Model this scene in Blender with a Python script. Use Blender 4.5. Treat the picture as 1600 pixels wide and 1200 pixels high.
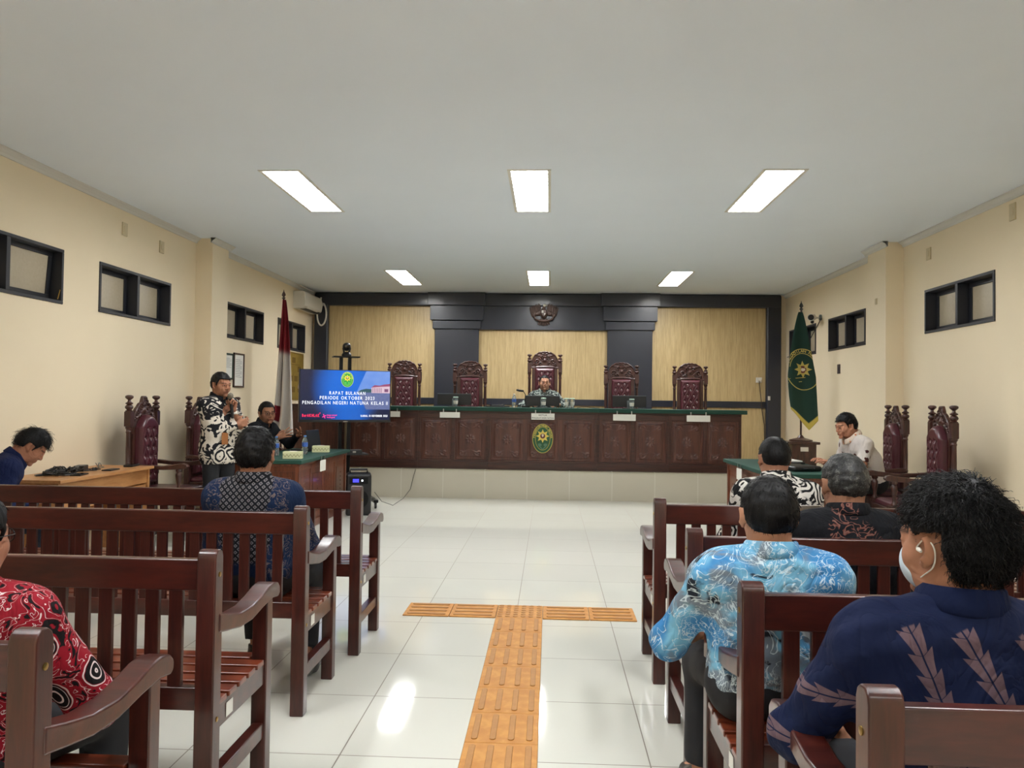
import bpy, bmesh, math, random
import numpy as np
from math import sin, cos, pi, radians, sqrt, atan2
from mathutils import Vector, Matrix

for _o in list(bpy.data.objects):
    bpy.data.objects.remove(_o)
SC = bpy.context.scene
COL = SC.collection
random.seed(7)
RNG = np.random.default_rng(7)

# ---------------------------------------------------------------- camera, world, exposure
def sl(c):
    """sRGB 0-255 -> linear"""
    out = []
    for v in c[:3]:
        v = v / 255.0
        out.append(v / 12.92 if v <= 0.04045 else ((v + 0.055) / 1.055) ** 2.4)
    return (out[0], out[1], out[2], 1.0)

CAM_H = 1.38
_yaw, _pitch, _roll = -0.0495416, 0.0235899, 0.0128
_f = Vector((sin(_yaw) * cos(_pitch), cos(_yaw) * cos(_pitch), sin(_pitch)))
_r0 = Vector((cos(_yaw), -sin(_yaw), 0.0))
_u0 = _r0.cross(_f)
_r = _r0 * cos(_roll) + _u0 * sin(_roll)
_u = -_r0 * sin(_roll) + _u0 * cos(_roll)
cam_data = bpy.data.cameras.new('camera')
cam_data.sensor_fit = 'HORIZONTAL'
cam_data.sensor_width = 36.0
cam_data.lens = 36.0 * 1197.0 / 1600.0
cam_data.clip_start = 0.05
cam = bpy.data.objects.new('camera', cam_data)
COL.objects.link(cam)
_m = Matrix(((_r.x, _u.x, -_f.x, 0), (_r.y, _u.y, -_f.y, 0), (_r.z, _u.z, -_f.z, CAM_H), (0, 0, 0, 1)))
cam.matrix_world = _m
SC.camera = cam

world = bpy.data.worlds.new('world')
SC.world = world
world.use_nodes = True
world.node_tree.nodes['Background'].inputs[0].default_value = (0.6, 0.65, 0.7, 1)
world.node_tree.nodes['Background'].inputs[1].default_value = 0.05

SC.view_settings.view_transform = 'Standard'
SC.view_settings.look = 'None'
SC.view_settings.gamma = 1.0
SC.view_settings.use_curve_mapping = False
SC.view_settings.exposure = 1.84
LAMP_POWER = 11.0          # emission strength of the fluorescent diffusers
SC.cycles.use_denoising = True
SC.cycles.max_bounces = 8
SC.cycles.diffuse_bounces = 5
SC.cycles.glossy_bounces = 4
SC.cycles.transmission_bounces = 6
SC.cycles.caustics_reflective = False
SC.cycles.caustics_refractive = False
SC.cycles.sample_clamp_indirect = 6.0

# room: x -4.2 .. 4.03, y -3.6 .. 13.33, z 0 .. 3.27
XL, XR, YB, YF, CE = -4.2, 4.03, 13.33, -3.6, 3.27

# ---------------------------------------------------------------- node expression helper
class X:
    """a float socket with arithmetic"""
    def __init__(s, nt, k): s.nt, s.k = nt, k
    def m(s, op, *a, clamp=False):
        n = s.nt.nodes.new('ShaderNodeMath'); n.operation = op; n.use_clamp = clamp
        for i, v in enumerate((s,) + a):
            if isinstance(v, X): s.nt.links.new(v.k, n.inputs[i])
            else: n.inputs[i].default_value = float(v)
        return X(s.nt, n.outputs[0])
    def __add__(s, o): return s.m('ADD', o)
    __radd__ = __add__
    def __sub__(s, o): return s.m('SUBTRACT', o)
    def __rsub__(s, o): return (s * -1.0) + o
    def __mul__(s, o): return s.m('MULTIPLY', o)
    __rmul__ = __mul__
    def __truediv__(s, o): return s.m('DIVIDE', o)
    def sin(s): return s.m('SINE')
    def abs(s): return s.m('ABSOLUTE')
    def fr(s): return s.m('FRACT')
    def fl(s): return s.m('FLOOR')
    def sq(s): return s.m('MULTIPLY', s)
    def sqrt(s): return s.m('SQRT')
    def mn(s, o): return s.m('MINIMUM', o)
    def mx(s, o): return s.m('MAXIMUM', o)
    def at2(s, o): return s.m('ARCTAN2', o)
    def ss(s, a, b):
        """smoothstep a..b (a may exceed b)"""
        n = s.nt.nodes.new('ShaderNodeMapRange'); n.interpolation_type = 'SMOOTHSTEP'
        s.nt.links.new(s.k, n.inputs[0])
        lo, hi, t0, t1 = (a, b, 0.0, 1.0) if a < b else (b, a, 1.0, 0.0)
        n.inputs[1].default_value = lo; n.inputs[2].default_value = hi
        n.inputs[3].default_value = t0; n.inputs[4].default_value = t1
        return X(s.nt, n.outputs[0])

class Mat:
    """material builder; .c(x,y,z) coordinates, noise, mixing"""
    def __init__(s, name, rough=0.5, metal=0.0, coat=0.0, spec=0.5, coords='Object'):
        s.mat = bpy.data.materials.new(name); s.mat.use_nodes = True
        s.nt = s.mat.node_tree
        s.b = s.nt.nodes['Principled BSDF']
        s.b.inputs['Roughness'].default_value = rough
        s.b.inputs['Metallic'].default_value = metal
        s.b.inputs['Coat Weight'].default_value = coat
        s.b.inputs['Coat Roughness'].default_value = 0.12
        s.b.inputs['Specular IOR Level'].default_value = spec
        tc = s.nt.nodes.new('ShaderNodeTexCoord')
        s.co = tc.outputs[coords]
    def xyz(s, co=None):
        n = s.nt.nodes.new('ShaderNodeSeparateXYZ'); s.nt.links.new(co or s.co, n.inputs[0])
        return X(s.nt, n.outputs[0]), X(s.nt, n.outputs[1]), X(s.nt, n.outputs[2])
    def vec(s, x, y, z):
        n = s.nt.nodes.new('ShaderNodeCombineXYZ')
        for i, v in enumerate((x, y, z)):
            if isinstance(v, X): s.nt.links.new(v.k, n.inputs[i])
            else: n.inputs[i].default_value = v
        return n.outputs[0]
    def scale(s, v, co=None):
        n = s.nt.nodes.new('ShaderNodeMapping'); s.nt.links.new(co or s.co, n.inputs[0])
        n.inputs['Scale'].default_value = v
        return n.outputs[0]
    def noise(s, scale, detail=2.0, dist=0.0, co=None, rough=0.5):
        n = s.nt.nodes.new('ShaderNodeTexNoise'); s.nt.links.new(co or s.co, n.inputs['Vector'])
        n.inputs['Scale'].default_value = scale; n.inputs['Detail'].default_value = detail
        n.inputs['Distortion'].default_value = dist; n.inputs['Roughness'].default_value = rough
        return X(s.nt, n.outputs['Fac'])
    def warp(s, amt, scale, co=None):
        n = s.nt.nodes.new('ShaderNodeTexNoise'); s.nt.links.new(co or s.co, n.inputs['Vector'])
        n.inputs['Scale'].default_value = scale
        v = s.nt.nodes.new('ShaderNodeVectorMath'); v.operation = 'MULTIPLY_ADD'
        s.nt.links.new(n.outputs['Color'], v.inputs[0]); v.inputs[1].default_value = (amt,) * 3
        s.nt.links.new(co or s.co, v.inputs[2])
        return v.outputs[0]
    def vor(s, scale, feature='F1', co=None, rand=1.0):
        n = s.nt.nodes.new('ShaderNodeTexVoronoi'); n.feature = feature
        s.nt.links.new(co or s.co, n.inputs['Vector']); n.inputs['Scale'].default_value = scale
        n.inputs['Randomness'].default_value = rand
        return X(s.nt, n.outputs['Distance'])
    def vorc(s, scale, co=None):
        n = s.nt.nodes.new('ShaderNodeTexVoronoi')
        s.nt.links.new(co or s.co, n.inputs['Vector']); n.inputs['Scale'].default_value = scale
        q = s.nt.nodes.new('ShaderNodeSeparateColor'); s.nt.links.new(n.outputs['Color'], q.inputs[0])
        return X(s.nt, n.outputs['Distance']), X(s.nt, q.outputs[0]), X(s.nt, q.outputs[1])
    def mix(s, f, a, b):
        n = s.nt.nodes.new('ShaderNodeMix'); n.data_type = 'RGBA'
        s.nt.links.new(f.k, n.inputs[0])
        for v, i in ((a, 6), (b, 7)):
            if isinstance(v, (tuple, list)): n.inputs[i].default_value = v if len(v) == 4 else sl(v)
            else: s.nt.links.new(v, n.inputs[i])
        return n.outputs[2]
    def attr(s, name='Col'):
        n = s.nt.nodes.new('ShaderNodeAttribute'); n.attribute_name = name
        return n.outputs['Color']
    def col(s, c):
        if isinstance(c, (tuple, list)): s.b.inputs['Base Color'].default_value = c
        else: s.nt.links.new(c, s.b.inputs['Base Color'])
        return s
    def rough(s, x): s.nt.links.new(x.k, s.b.inputs['Roughness']); return s
    def bump(s, h, strength=0.3, dist=0.01):
        n = s.nt.nodes.new('ShaderNodeBump'); n.inputs['Strength'].default_value = strength
        n.inputs['Distance'].default_value = dist
        s.nt.links.new(h.k, n.inputs['Height']); s.nt.links.new(n.outputs[0], s.b.inputs['Normal'])
        return s
    def emit(s, c, strength=1.0):
        if isinstance(c, (tuple, list)): s.b.inputs['Emission Color'].default_value = c
        else: s.nt.links.new(c, s.b.inputs['Emission Color'])
        s.b.inputs['Emission Strength'].default_value = strength
        return s

_mc = {}
def plain(name, rgb, rough=0.5, metal=0.0, coat=0.0, var=0.08, vs=30.0, bump=0.0, spec=0.5):
    if name in _mc: return _mc[name]
    m = Mat(name, rough, metal, coat, spec)
    c = sl(rgb)
    d = tuple(v * (1 - var) for v in c[:3]) + (1,)
    n = m.noise(vs, 3)
    m.col(m.mix(n, d, c))
    if bump: m.bump(n, bump, 0.004)
    _mc[name] = m.mat
    return m.mat

def wood(name, dark, light, rough=0.3, coat=0.4, grain=(1, 1, 14), scale=6.0, bump=0.03):
    if name in _mc: return _mc[name]
    m = Mat(name, rough, 0, coat)
    g = m.noise(scale, 4, 0.6, m.scale(grain))
    g2 = m.noise(scale * 5, 2, 0.2, m.scale(grain))
    f = (g * 0.7 + g2 * 0.3).ss(0.3, 0.7)
    m.col(m.mix(f, sl(dark), sl(light)))
    m.bump(g2, bump, 0.003)
    _mc[name] = m.mat
    return m.mat

# ---------------------------------------------------------------- object helpers
def tag(o, label=None, cat=None, group=None, kind=None):
    if label: o['label'] = label
    if cat: o['category'] = cat
    if group: o['group'] = group
    if kind: o['kind'] = kind
    return o

def empty(name, loc=(0, 0, 0), rz=0.0, label=None, cat=None, group=None):
    o = bpy.data.objects.new(name, None); COL.objects.link(o)
    o.empty_display_size = 0.1
    o.location = loc; o.rotation_euler = (0, 0, rz)
    return tag(o, label, cat, group)

def copy_tree(o, parent=None):
    c = o.copy(); COL.objects.link(c)
    if parent is not None: c.parent = parent
    for ch in [k for k in bpy.data.objects if k.parent == o]:
        copy_tree(ch, c)
    return c

def link(name, me, mat, parent=None, loc=None, smooth=True, bevel=0.0, seg=2):
    if mat is not None:
        for mm in (mat if isinstance(mat, (list, tuple)) else [mat]): me.materials.append(mm)
    o = bpy.data.objects.new(name, me); COL.objects.link(o)
    if parent is not None: o.parent = parent
    if loc is not None: o.location = loc
    if smooth:
        me.polygons.foreach_set('use_smooth', [True] * len(me.polygons))
    if bevel:
        b = o.modifiers.new('bevel', 'BEVEL'); b.width = bevel; b.segments = seg
        b.limit_method = 'ANGLE'; b.angle_limit = radians(35)
        b.harden_normals = True
    return o

def Rz(a): return Matrix.Rotation(a, 3, 'Z')
def Rx(a): return Matrix.Rotation(a, 3, 'X')
def Ry(a): return Matrix.Rotation(a, 3, 'Y')

class MB:
    def __init__(s): s.v, s.f, s.mi, s.cur = [], [], [], 0
    def add(s, vs, fs):
        n = len(s.v); s.v += [tuple(v) for v in vs]
        s.f += [tuple(i + n for i in f) for f in fs]; s.mi += [s.cur] * len(fs)
        return s
    def box(s, c, d, rot=None, taper=1.0):
        vs = []
        for k, sz in enumerate((-1, 1)):
            t = taper if sz > 0 else 1.0
            for sx, sy in ((-1, -1), (1, -1), (1, 1), (-1, 1)):
                v = Vector((sx * d[0] / 2 * t, sy * d[1] / 2 * t, sz * d[2] / 2))
                if rot is not None: v = rot @ v
                vs.append(v + Vector(c))
        return s.add(vs, [(3, 2, 1, 0), (4, 5, 6, 7), (0, 1, 5, 4), (1, 2, 6, 5), (2, 3, 7, 6), (3, 0, 4, 7)])
    def b2(s, x0, x1, y0, y1, z0, z1):
        return s.box(((x0 + x1) / 2, (y0 + y1) / 2, (z0 + z1) / 2), (abs(x1 - x0), abs(y1 - y0), abs(z1 - z0)))
    def lathe(s, prof, c=(0, 0, 0), n=16, rot=None, sx=1.0, sy=1.0):
        vs, fs = [], []
        for r, z in prof:
            for i in range(n):
                a = 2 * pi * i / n
                v = Vector((r * cos(a) * sx, r * sin(a) * sy, z))
                if rot is not None: v = rot @ v
                vs.append(v + Vector(c))
        for j in range(len(prof) - 1):
            for i in range(n):
                a, b = j * n + i, j * n + (i + 1) % n
                fs.append((a, b, b + n, a + n))
        fs.append(tuple(range(n - 1, -1, -1)))
        fs.append(tuple((len(prof) - 1) * n + i for i in range(n)))
        return s.add(vs, fs)
    def tube(s, pts, r, n=8, closed=False):
        pts = [Vector(p) for p in pts]
        rs = r if isinstance(r, (list, tuple)) else [r] * len(pts)
        vs, fs = [], []
        N = len(pts); up = Vector((0, 0, 1)); prev = None
        for i, p in enumerate(pts):
            if closed: t = (pts[(i + 1) % N] - pts[i - 1])
            else: t = (pts[min(i + 1, N - 1)] - pts[max(i - 1, 0)])
            t.normalize()
            if prev is None:
                a = t.cross(up)
                if a.length < 1e-3: a = t.cross(Vector((1, 0, 0)))
            else: a = prev - t * prev.dot(t)
            a.normalize(); prev = a; b = t.cross(a)
            for k in range(n):
                q = 2 * pi * k / n
                vs.append(p + (a * cos(q) + b * sin(q)) * rs[i])
        for i in range(N if closed else N - 1):
            for k in range(n):
                a0, a1 = i * n + k, i * n + (k + 1) % n
                j = ((i + 1) % N) * n
                fs.append((a0, a1, j + (k + 1) % n, j + k))
        if not closed:
            fs.append(tuple(range(n - 1, -1, -1))); fs.append(tuple((N - 1) * n + k for k in range(n)))
        return s.add(vs, fs)
    def ell(s, c, r, rot=None, n=14, m=9):
        prof = []
        vs, fs = [], []
        for j in range(m + 1):
            th = pi * j / m - pi / 2
            for i in range(n):
                a = 2 * pi * i / n
                v = Vector((r[0] * cos(th) * cos(a), r[1] * cos(th) * sin(a), r[2] * sin(th)))
                if rot is not None: v = rot @ v
                vs.append(v + Vector(c))
        for j in range(m):
            for i in range(n):
                a, b = j * n + i, j * n + (i + 1) % n
                fs.append((a, b, b + n, a + n))
        return s.add(vs, fs)
    def prism(s, poly, y0, y1, plane='xz', rot=None, c=(0, 0, 0)):
        """extrude a 2-D polygon (counter-clockwise) between y0 and y1"""
        n = len(poly); vs = []
        for y in (y0, y1):
            for p in poly:
                v = {'xz': (p[0], y, p[1]), 'xy': (p[0], p[1], y), 'yz': (y, p[0], p[1])}[plane]
                v = Vector(v)
                if rot is not None: v = rot @ v
                vs.append(v + Vector(c))
        fs = [tuple(range(n)), tuple(range(2 * n - 1, n - 1, -1))]
        for i in range(n):
            j = (i + 1) % n
            fs.append((i, i + n, j + n, j))
        return s.add(vs, fs)
    def build(s, name, mat, parent=None, loc=None, smooth=True, bevel=0.0, seg=2, sharp=35, fix=True):
        me = bpy.data.meshes.new(name)
        me.from_pydata(s.v, [], s.f)
        if any(s.mi): me.polygons.foreach_set('material_index', s.mi)
        if fix:
            bm = bmesh.new(); bm.from_mesh(me)
            bmesh.ops.recalc_face_normals(bm, faces=bm.faces[:]); bm.to_mesh(me); bm.free()
        o = link(name, me, mat, parent, loc, smooth, bevel, seg)
        if smooth and not bevel:
            try: me.set_sharp_from_angle(angle=radians(sharp))
            except Exception: pass
        return o

# ---------------------------------------------------------------- text
_glyph = {}
def glyph(ch, bold=0.0):
    k = (ch, bold)
    if k in _glyph: return _glyph[k]
    cu = bpy.data.curves.new('glyph', 'FONT'); cu.body = ch; cu.size = 1.0; cu.offset = bold
    cu.resolution_u = 3
    o = bpy.data.objects.new('glyph', cu); COL.objects.link(o)
    dg = bpy.context.evaluated_depsgraph_get()
    me = bpy.data.meshes.new_from_object(o.evaluated_get(dg))
    vs = [tuple(v.co) for v in me.vertices]; fs = [tuple(p.vertices) for p in me.polygons]
    bpy.data.objects.remove(o); bpy.data.meshes.remove(me); bpy.data.curves.remove(cu)
    if vs:
        x0 = min(v[0] for v in vs); x1 = max(v[0] for v in vs)
        vs = [(v[0] - x0, v[1]) for v in vs]; w = x1 - x0
    else: w = 0.3
    _glyph[k] = (vs, fs, w)
    return _glyph[k]

def text2d(txt, size, align='c', space=0.1, bold=0.0, width=None, serif=False):
    """flat text in 2-D: verts, faces (baseline at y=0)"""
    V, Fc, x = [], [], 0.0
    for ch in txt:
        vs, fs, w = glyph(ch, bold)
        n = len(V)
        V += [(x + a, b) for a, b in vs]; Fc += [tuple(i + n for i in f) for f in fs]
        if serif and ch.isupper() and ch not in 'OCGSQ':
            for yy in (0.0, 0.66):
                if yy == 0.0 and ch in 'DBEL' or ch in 'DBEU' and yy > 0 or (ch == 'U' and yy == 0) or (ch == 'A' and yy > 0) or ch in 'T' and yy > 0: continue
                n = len(V)
                V += [(x - 0.07, yy), (x + w + 0.07, yy), (x + w + 0.07, yy + 0.07), (x - 0.07, yy + 0.07)]
                if ch in 'PFTI':
                    cx0 = x + (w / 2 if ch in 'TI' else 0.08)
                    V[-4:] = [(cx0 - 0.16, yy), (cx0 + 0.16, yy), (cx0 + 0.16, yy + 0.07), (cx0 - 0.16, yy + 0.07)]
                    Fc.append((n, n + 1, n + 2, n + 3))
                else:
                    V[-4:] = [(x - 0.07, yy), (x + 0.2, yy), (x + 0.2, yy + 0.07), (x - 0.07, yy + 0.07)]
                    V += [(x + w - 0.2, yy), (x + w + 0.07, yy), (x + w + 0.07, yy + 0.07), (x + w - 0.2, yy + 0.07)]
                    Fc += [(n, n + 1, n + 2, n + 3), (n + 4, n + 5, n + 6, n + 7)]
        x += w + space
    tot = max(x - space, 1e-6)
    kx = size if width is None else width / tot
    off = {'c': -tot / 2, 'l': 0, 'r': -tot}[align]
    return [((a + off) * kx, b * size) for a, b in V], Fc

def text_obj(name, txt, size, mat, parent, M, align='c', space=0.1, bold=0.0, width=None, thick=0.0006, serif=False):
    """M: 4x4 placing the XY text plane"""
    V, Fc = text2d(txt, size, align, space, bold, width, serif)
    mb = MB(); n = len(V)
    mb.add([M @ Vector((a, b, thick)) for a, b in V], Fc)
    return mb.build(name, mat, parent, smooth=False, fix=False)

def frame(o, xdir, ydir):
    x = Vector(xdir).normalized(); y = Vector(ydir).normalized(); z = x.cross(y)
    return Matrix(((x.x, y.x, z.x, o[0]), (x.y, y.y, z.y, o[1]), (x.z, y.z, z.z, o[2]), (0, 0, 0, 1)))

# ---------------------------------------------------------------- implicit surfaces
def np_mesh(name, V, Q):
    me = bpy.data.meshes.new(name)
    me.vertices.add(len(V)); me.vertices.foreach_set('co', np.asarray(V, np.float32).ravel())
    nq = len(Q)
    me.loops.add(nq * 4); me.loops.foreach_set('vertex_index', np.asarray(Q, np.int32).ravel())
    me.polygons.add(nq)
    me.polygons.foreach_set('loop_start', np.arange(nq, dtype=np.int32) * 4)
    me.polygons.foreach_set('loop_total', np.full(nq, 4, np.int32))
    me.update(calc_edges=True); me.validate()
    return me

def surface_nets(f, org, h):
    s = f < 0
    cnt = np.zeros(tuple(n - 1 for n in f.shape), np.uint8)
    sl_ = (slice(0, -1), slice(1, None))
    corners = [(i, j, k) for i in (0, 1) for j in (0, 1) for k in (0, 1)]
    for i, j, k in corners: cnt += s[sl_[i], sl_[j], sl_[k]]
    act = (cnt > 0) & (cnt < 8)
    I = np.argwhere(act)
    if len(I) == 0: return np.zeros((0, 3)), np.zeros((0, 4), int)
    idx = np.full(act.shape, -1, np.int32); idx[act] = np.arange(len(I))
    cv = {c: f[I[:, 0] + c[0], I[:, 1] + c[1], I[:, 2] + c[2]].astype(np.float32) for c in corners}
    acc = np.zeros((len(I), 3), np.float32); num = np.zeros(len(I), np.float32)
    for c in corners:
        for ax in range(3):
            if c[ax] == 1: continue
            d = list(c); d[ax] = 1; d = tuple(d)
            a, b = cv[c], cv[d]
            x = (a < 0) != (b < 0)
            t = np.where(x, a / np.where(x, a - b, 1), 0)
            p = np.tile(np.array(c, np.float32), (len(I), 1)); p[:, ax] = t
            acc += p * x[:, None]; num += x
    V = (I + acc / num[:, None]) * h + np.array(org)
    quads = []
    for ax in range(3):
        o1, o2 = [(1, 2), (2, 0), (0, 1)][ax]
        a = [slice(None)] * 3; b = [slice(None)] * 3
        a[ax] = slice(0, -1); b[ax] = slice(1, None)
        sa, sb = s[tuple(a)], s[tuple(b)]
        E = np.argwhere(sa != sb)
        ok = (E[:, o1] > 0) & (E[:, o2] > 0) & (E[:, o1] < f.shape[o1] - 1) & (E[:, o2] < f.shape[o2] - 1)
        E = E[ok]
        fl = sa[E[:, 0], E[:, 1], E[:, 2]]
        def cell(d1, d2):
            q = E.copy(); q[:, o1] -= d1; q[:, o2] -= d2
            return idx[q[:, 0], q[:, 1], q[:, 2]]
        q = np.stack([cell(1, 1), cell(0, 1), cell(0, 0), cell(1, 0)], 1)
        q[~fl] = q[~fl][:, ::-1]
        quads.append(q)
    Q = np.concatenate(quads); Q = Q[(Q >= 0).all(1)]
    return V, Q

def vnormals(V, Q):
    n = np.cross(V[Q[:, 2]] - V[Q[:, 0]], V[Q[:, 3]] - V[Q[:, 1]])
    N = np.zeros_like(V)
    for k in range(4): np.add.at(N, Q[:, k], n)
    return N / np.maximum(np.linalg.norm(N, axis=1, keepdims=True), 1e-9)

def relax(V, Q, it=1, lam=0.5):
    for _ in range(it):
        S = np.zeros_like(V); c = np.zeros(len(V))
        for k in range(4):
            for j in (1, 3):
                np.add.at(S, Q[:, k], V[Q[:, (k + j) % 4]]); np.add.at(c, Q[:, k], 1)
        V = V + lam * (S / np.maximum(c, 1)[:, None] - V)
    return V

def wob(P, amp, freq, seed, n=5):
    r = np.random.default_rng(seed); o = np.zeros(len(P))
    for _ in range(n):
        d = r.normal(size=3); d = d / np.linalg.norm(d) * freq * r.uniform(0.6, 1.6)
        o += np.sin(P @ d + r.uniform(0, 6.28)) * r.uniform(0.5, 1)
    return amp * o / n

class Field:
    def __init__(s): s.ops = []
    def rc(s, a, b, ra, rb, k=0.02, sub=False):
        a = np.array(a, float); b = np.array(b, float)
        R = max(ra, rb)
        s.ops.append(('rc', (a, b, ra, rb), np.minimum(a, b) - R, np.maximum(a, b) + R, k, sub)); return s
    def el(s, c, r, rot=None, k=0.02, sub=False):
        c = np.array(c, float); r = np.array(r if hasattr(r, '__len__') else (r,) * 3, float)
        R = np.eye(3) if rot is None else np.array(rot)
        e = np.sqrt(((R * r) ** 2).sum(1))
        s.ops.append(('el', (c, r, R), c - e, c + e, k, sub)); return s
    def chain(s, pts, rs, k=0.02):
        for i in range(len(pts) - 1): s.rc(pts[i], pts[i + 1], rs[i], rs[i + 1], k)
        return s
    def cut(s, p, n):
        """keep the side the normal n points away from"""
        s.ops.append(('cut', (np.array(p, float), np.array(n, float) / np.linalg.norm(n)), None, None, 0, True)); return s
    def lcut(s, p, n, c, R):
        """plane cut felt only within radius R of c"""
        s.ops.append(('lcut', (np.array(p, float), np.array(n, float) / np.linalg.norm(n), np.array(c, float), R), None, None, 0, True)); return s
    def fn(s, func, lo, hi, k=0.0, sub=False):
        s.ops.append(('fn', (func,), np.array(lo, float), np.array(hi, float), k, sub)); return s
    def mesh(s, h, grow=0.0):
        los = [o[2] for o in s.ops if o[2] is not None and not o[5]]; his = [o[3] for o in s.ops if o[3] is not None and not o[5]]
        lo = np.min(los, 0) - grow - 3 * h; hi = np.max(his, 0) + grow + 3 * h
        dims = np.ceil((hi - lo) / h).astype(int) + 1
        f = np.full(dims, 0.1, np.float32)
        ax = [lo[i] + h * np.arange(dims[i]) for i in range(3)]
        for kind, a, l, u, k, sub in s.ops:
            if l is None:
                i0 = np.zeros(3, int); i1 = dims.copy()
                if kind == 'lcut':
                    i0 = np.clip(np.floor((a[2] - a[3] - lo) / h).astype(int), 0, dims)
                    i1 = np.clip(np.ceil((a[2] + a[3] - lo) / h).astype(int) + 1, 0, dims)
            else:
                pad = k + grow + 3 * h + (0.03 if not sub else 0)
                i0 = np.clip(np.floor((l - pad - lo) / h).astype(int), 0, dims)
                i1 = np.clip(np.ceil((u + pad - lo) / h).astype(int) + 1, 0, dims)
            if (i1 <= i0).any(): continue
            sl3 = tuple(slice(i0[i], i1[i]) for i in range(3))
            x = ax[0][sl3[0]][:, None, None].astype(np.float32); y = ax[1][sl3[1]][None, :, None].astype(np.float32); z = ax[2][sl3[2]][None, None, :].astype(np.float32)
            if kind == 'rc':
                p, q, ra, rb = a; d = q - p; L2 = max(float(d @ d), 1e-12)
                t = np.clip(((x - p[0]) * d[0] + (y - p[1]) * d[1] + (z - p[2]) * d[2]) / L2, 0, 1)
                D = np.sqrt((x - p[0] - t * d[0]) ** 2 + (y - p[1] - t * d[1]) ** 2 + (z - p[2] - t * d[2]) ** 2) - (ra + (rb - ra) * t) - grow
            elif kind == 'el':
                c, r, R = a; X_, Y_, Z_ = x - c[0], y - c[1], z - c[2]
                g = [(X_ * R[0, i] + Y_ * R[1, i] + Z_ * R[2, i]) for i in range(3)]
                rr = r + grow if not sub else r
                k0 = np.sqrt(sum((g[i] / rr[i]) ** 2 for i in range(3)))
                k1 = np.sqrt(sum((g[i] / rr[i] ** 2) ** 2 for i in range(3)))
                D = k0 * (k0 - 1) / np.maximum(k1, 1e-6)
            elif kind in ('cut', 'lcut'):
                p, n = a[0], a[1]
                D = ((x - p[0]) * n[0] + (y - p[1]) * n[1] + (z - p[2]) * n[2])
                F0 = f[sl3]
                if kind == 'lcut':
                    c, Rr = a[2], a[3]
                    D = np.where(((x - c[0]) ** 2 + (y - c[1]) ** 2 + (z - c[2]) ** 2) < Rr * Rr, D, -1)
                f[sl3] = np.maximum(F0, D); continue
            else:
                D = a[0](x, y, z)
            D = np.broadcast_to(D, f[sl3].shape).astype(np.float32)
            F0 = f[sl3]
            if sub:
                D = -D
                if k > 0:
                    hh = np.maximum(k - np.abs(F0 - D), 0) / k; f[sl3] = np.maximum(F0, D) + hh * hh * k * 0.25
                else: f[sl3] = np.maximum(F0, D)
            else:
                if k > 0:
                    hh = np.maximum(k - np.abs(F0 - D), 0) / k; f[sl3] = np.minimum(F0, D) - hh * hh * k * 0.25
                else: f[sl3] = np.minimum(F0, D)
        return surface_nets(f, lo, h)

def relief(sil, hgt, x0, x1, z0, z1, res, back=0.0, top=0.08):
    """2.5-D carved panel: silhouette sdf sil(x,z)<0, front height hgt(x,z) toward -y"""
    nx = int((x1 - x0) / res) + 3; nz = int((z1 - z0) / res) + 3; ny = int((top + back) / res) + 5
    x = x0 - res + res * np.arange(nx); z = z0 - res + res * np.arange(nz); y = -top - 2 * res + res * np.arange(ny)
    Xg, Zg = np.meshgrid(x, z, indexing='ij')
    S = sil(Xg, Zg); Hh = hgt(Xg, Zg)
    f = np.maximum(S[:, None, :], np.maximum(-y[None, :, None] - Hh[:, None, :], y[None, :, None] - back))
    return surface_nets(f.astype(np.float32), (x[0], y[0], z[0]), res)

# ================================================================ MATERIALS
M_bench = wood('mahogany lacquer', (48, 18, 14), (76, 31, 23), 0.3, 0.3, (1, 6, 6), 3.0)
M_bench_v = wood('mahogany lacquer upright', (45, 17, 13), (72, 29, 22), 0.32, 0.3, (8, 8, 0.8), 4.0)
M_seat = wood('mahogany seat slats', (84, 33, 18), (122, 55, 31), 0.28, 0.5, (0.8, 7, 7), 4.0)
M_bar = wood('judges bench wood', (62, 33, 26), (92, 52, 40), 0.4, 0.15, (9, 9, 0.9), 3.0)
M_bar_dark = wood('judges bench moulding', (48, 26, 22), (76, 42, 34), 0.35, 0.2, (0.8, 8, 8), 4.0)
M_tablew = wood('clerk table wood', (84, 42, 26), (122, 66, 42), 0.35, 0.25, (9, 9, 0.9), 3.0)
M_throne = wood('carved chair wood', (44, 22, 18), (74, 40, 32), 0.36, 0.25, (6, 6, 1), 6.0)
M_desk = wood('light desk wood', (160, 108, 62), (186, 136, 86), 0.42, 0.1, (6, 1, 6), 3.0, 0.02)
M_brass = plain('brass', (170, 140, 80), 0.3, 1.0)
M_steel = plain('steel', (180, 180, 178), 0.3, 1.0)
M_black = plain('black plastic', (20, 20, 23), 0.4)
M_blackm = plain('black metal', (18, 18, 20), 0.35, 0.6)
M_white = plain('white plastic', (216, 212, 202), 0.45, var=0.03)
M_paper = plain('white paper', (226, 224, 216), 0.7, var=0.03)
M_green = plain('green cloth', (14, 64, 51), 0.75, var=0.15, vs=60, bump=0.1)
M_leather = plain('maroon leather', (76, 26, 36), 0.38, coat=0.2, var=0.25, vs=14, bump=0.05)
M_sticker = plain('barcode sticker', (220, 220, 214), 0.5, var=0.03)

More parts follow.
